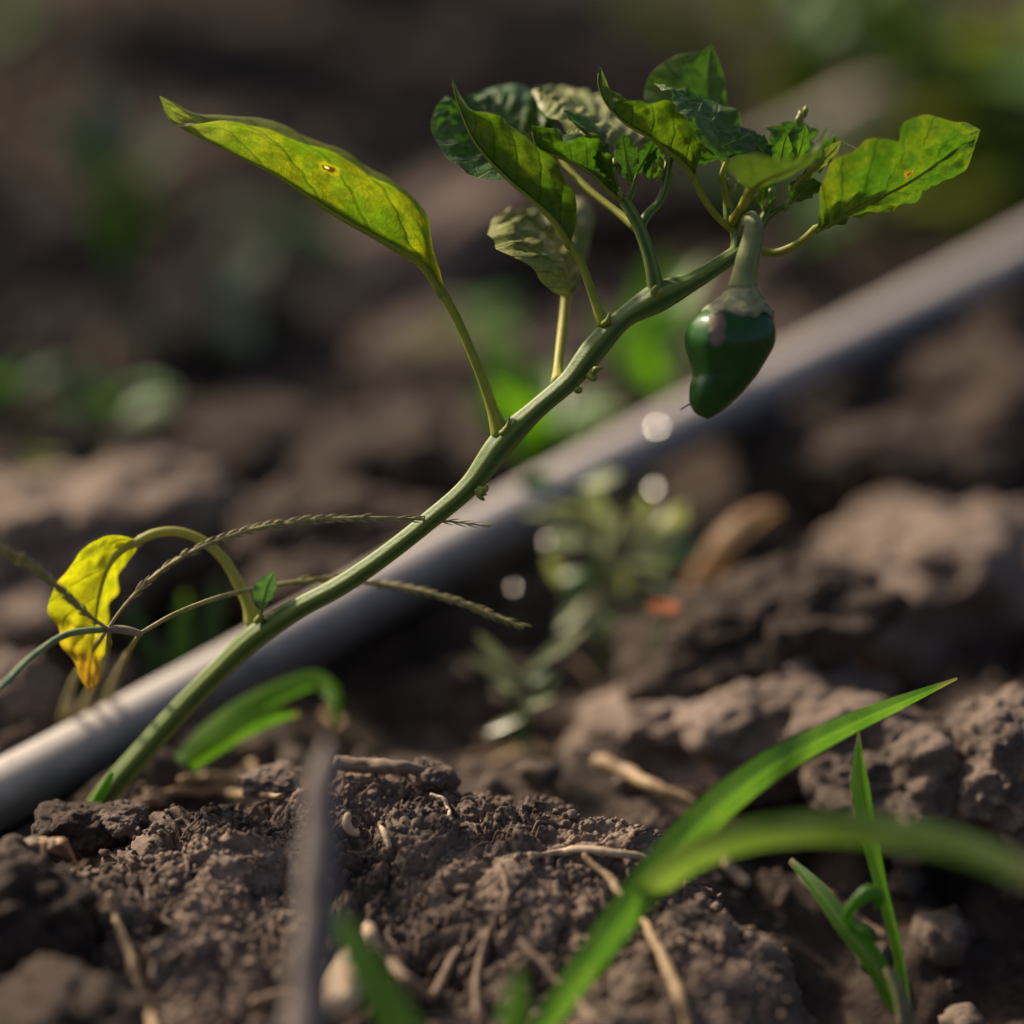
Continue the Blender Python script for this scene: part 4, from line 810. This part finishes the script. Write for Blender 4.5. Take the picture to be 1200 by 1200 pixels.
# taller plants at the top, plus three added to shade the background
def bush(name, base, h, wd, n, mats, label, seed, leaf=.05, stemr=.004):
    r = np.random.default_rng(seed); b = np.array(base); w_ = thing(name, b, label, 'plant'); stems = []
    for k in range(4):
        a = k * 1.57 + r.uniform(-.4, .4); e = b + np.array([math.cos(a) * wd * .4, math.sin(a) * wd * .4, h * r.uniform(.75, 1)])
        pts = np.array([b + [0, 0, -.01], b + [0, 0, h * .22], b * .5 + e * .5 + [0, 0, h * .08], e]); stems.append(pts)
        part('stalk', tube(pts, [stemr, stemr * .8, stemr * .6, stemr * .3], 24, 8), SUCC_D, w_)
    for k in range(n):
        q = spline(stems[k % 4], 20)[int(r.uniform(6, 20))] + r.normal(0, wd * .09, 3)
        a = r.uniform(0, 6.28); part('leaf', oval_geo(q, (math.cos(a), math.sin(a), r.uniform(-.3, .5)), (0, 0, 1), leaf * r.uniform(.7, 1.3), leaf * .5, .2, r.uniform(.1, .5), 8), mats[k % len(mats)], w_)
    return w_
def gxy(x, y): return (x, y, float(ground_z(np.array([x]), np.array([y]))[0]))
bush('background_bush', gxy(.158, 1.74), .13, .12, 40, [WEED_Y, WEED, WEED_Y], 'blurred yellow-green plant at the top right behind the shoot', 1, .05, .003)
bush('background_bush', gxy(.24, 1.64), .14, .22, 90, [WEED, WEED_Y, WEED_Y], 'blurred leafy green plant in the top right corner', 2, .06)
bush('background_bush', gxy(-.30, 2.0), .46, .34, 190, [WEED, SUCC_D, WEED], 'dark leafy plant at the top left edge, added to throw shade', 3, .07)
bush('background_bush', gxy(-.52, 1.72), .46, .34, 190, [WEED, SUCC_D, WEED], 'dark leafy plant beyond the left edge, added to throw shade', 4, .07)
bush('background_bush', gxy(-.18, 2.16), .42, .30, 150, [WEED, SUCC_D, WEED], 'dark leafy plant beyond the top centre, added to throw shade', 5, .07)
leaf_tw = thing('fallen_stick', P(945, 170, 1.62), 'pale stick lying in the blurred background behind the right shoot', 'stick')
part('wood', tube([P(880, 185, 1.62), P(945, 155, 1.62), P(1000, 128, 1.62), P(1050, 108, 1.62)], [.007, .009, .009, .006], 20, 10, rough=.2), plain_mat('pale_wood', (.24, .21, .15), (.38, .33, .24)), leaf_tw)
yl = thing('yellow_leaf_blade', P(740, 5, 1.85), 'yellow-green blurred leaf slanting at the top edge', 'leaf')
part('blade', blade_geo([(700, -25, 30), (750, 0, 10), (800, 25, 0), (850, 60, -10)], [40, 70, 70, 20], 1.8, 20, .2, .3), WEED_Y, yl)
# spider thread
single('spider_thread', tube(pm([(985, 165, 4), (995, 170, 3), (1010, 177, 0), (1022, 182, -4)]), [.00006] * 4, 12, 5), STRAW_P, 'fine spider thread between the right shoot and the right-hand leaf', 'thread')

# added flat chips tilted to mirror the sun into the camera, blurring into discs
GLINT = plain_mat('glint', (.5, .5, .48), (.6, .6, .58), 300, .2, 1.0, bump=0.0)
for px, py, d, r, lab in [(770, 500, 1.21, .0008, 'bright flat chip added as a glint just left of the pepper tip'), (766, 572, 1.20, .00068, 'flat chip added as a glint below the first one'),
                          (641, 633, 1.185, .00042, 'dim flat chip added as a glint left of the fleshy weed'), (602, 688, 1.17, .00038, 'faint flat chip added as a glint near the end of the lower grass spike')]:
    c = P(px, py, d); h = nrm(np.array(sd) + nrm(CAM - c)); t1 = nrm(np.cross(h, [1, 0, 0])); t2 = np.cross(h, t1)
    v, f = ico(3); v = c + r * (v[:, :1] * t1 + v[:, 1:2] * t2 + v[:, 2:] * h * .035)
    dz = drop(c[0], c[1])[2]; o = thing('glint_chip', (c[0], c[1], dz), lab, 'dew drop', 'added glint chips')
    part('drop', (v, f, None), GLINT, o)  # the flat chip itself, angled for the glint
    part('chip_stalk', tube([np.array([c[0], c[1] + .004, dz]), np.array([c[0], c[1] + .003, (dz + c[2]) / 2]), c + [0, .0006, 0]], [.0004, .0003, .0002], 10, 5), SUCC_D, o)  # added stalk that holds the chip up

V, F, n0 = [], [], 0
for k in range(170):
    y0 = rng.uniform(.98, 1.9); x0 = rng.uniform(-.17, .19) * y0
    if pipe_z(x0, y0)[1] < .02: continue
    a = rng.uniform(0, 3.14); L = rng.uniform(.008, .04); p = drop(x0, y0)
    e = drop(x0 + math.cos(a) * L, y0 + math.sin(a) * L); m = (p + e) / 2 + [0, 0, rng.uniform(.001, .005)]
    g = tube([p + [0, 0, .001], m, e + [0, 0, .001]], rng.uniform(.0006, .0017), 8, 6); V.append(g[0]); F.append(g[1] + n0); n0 += len(g[0])
tag(link('straw_litter', mesh_np('straw_litter', np.vstack(V), np.vstack(F), STRAW, np.zeros((n0, 2)))), 'scattered bits of dry straw litter over the field', 'straw litter', kind='stuff')
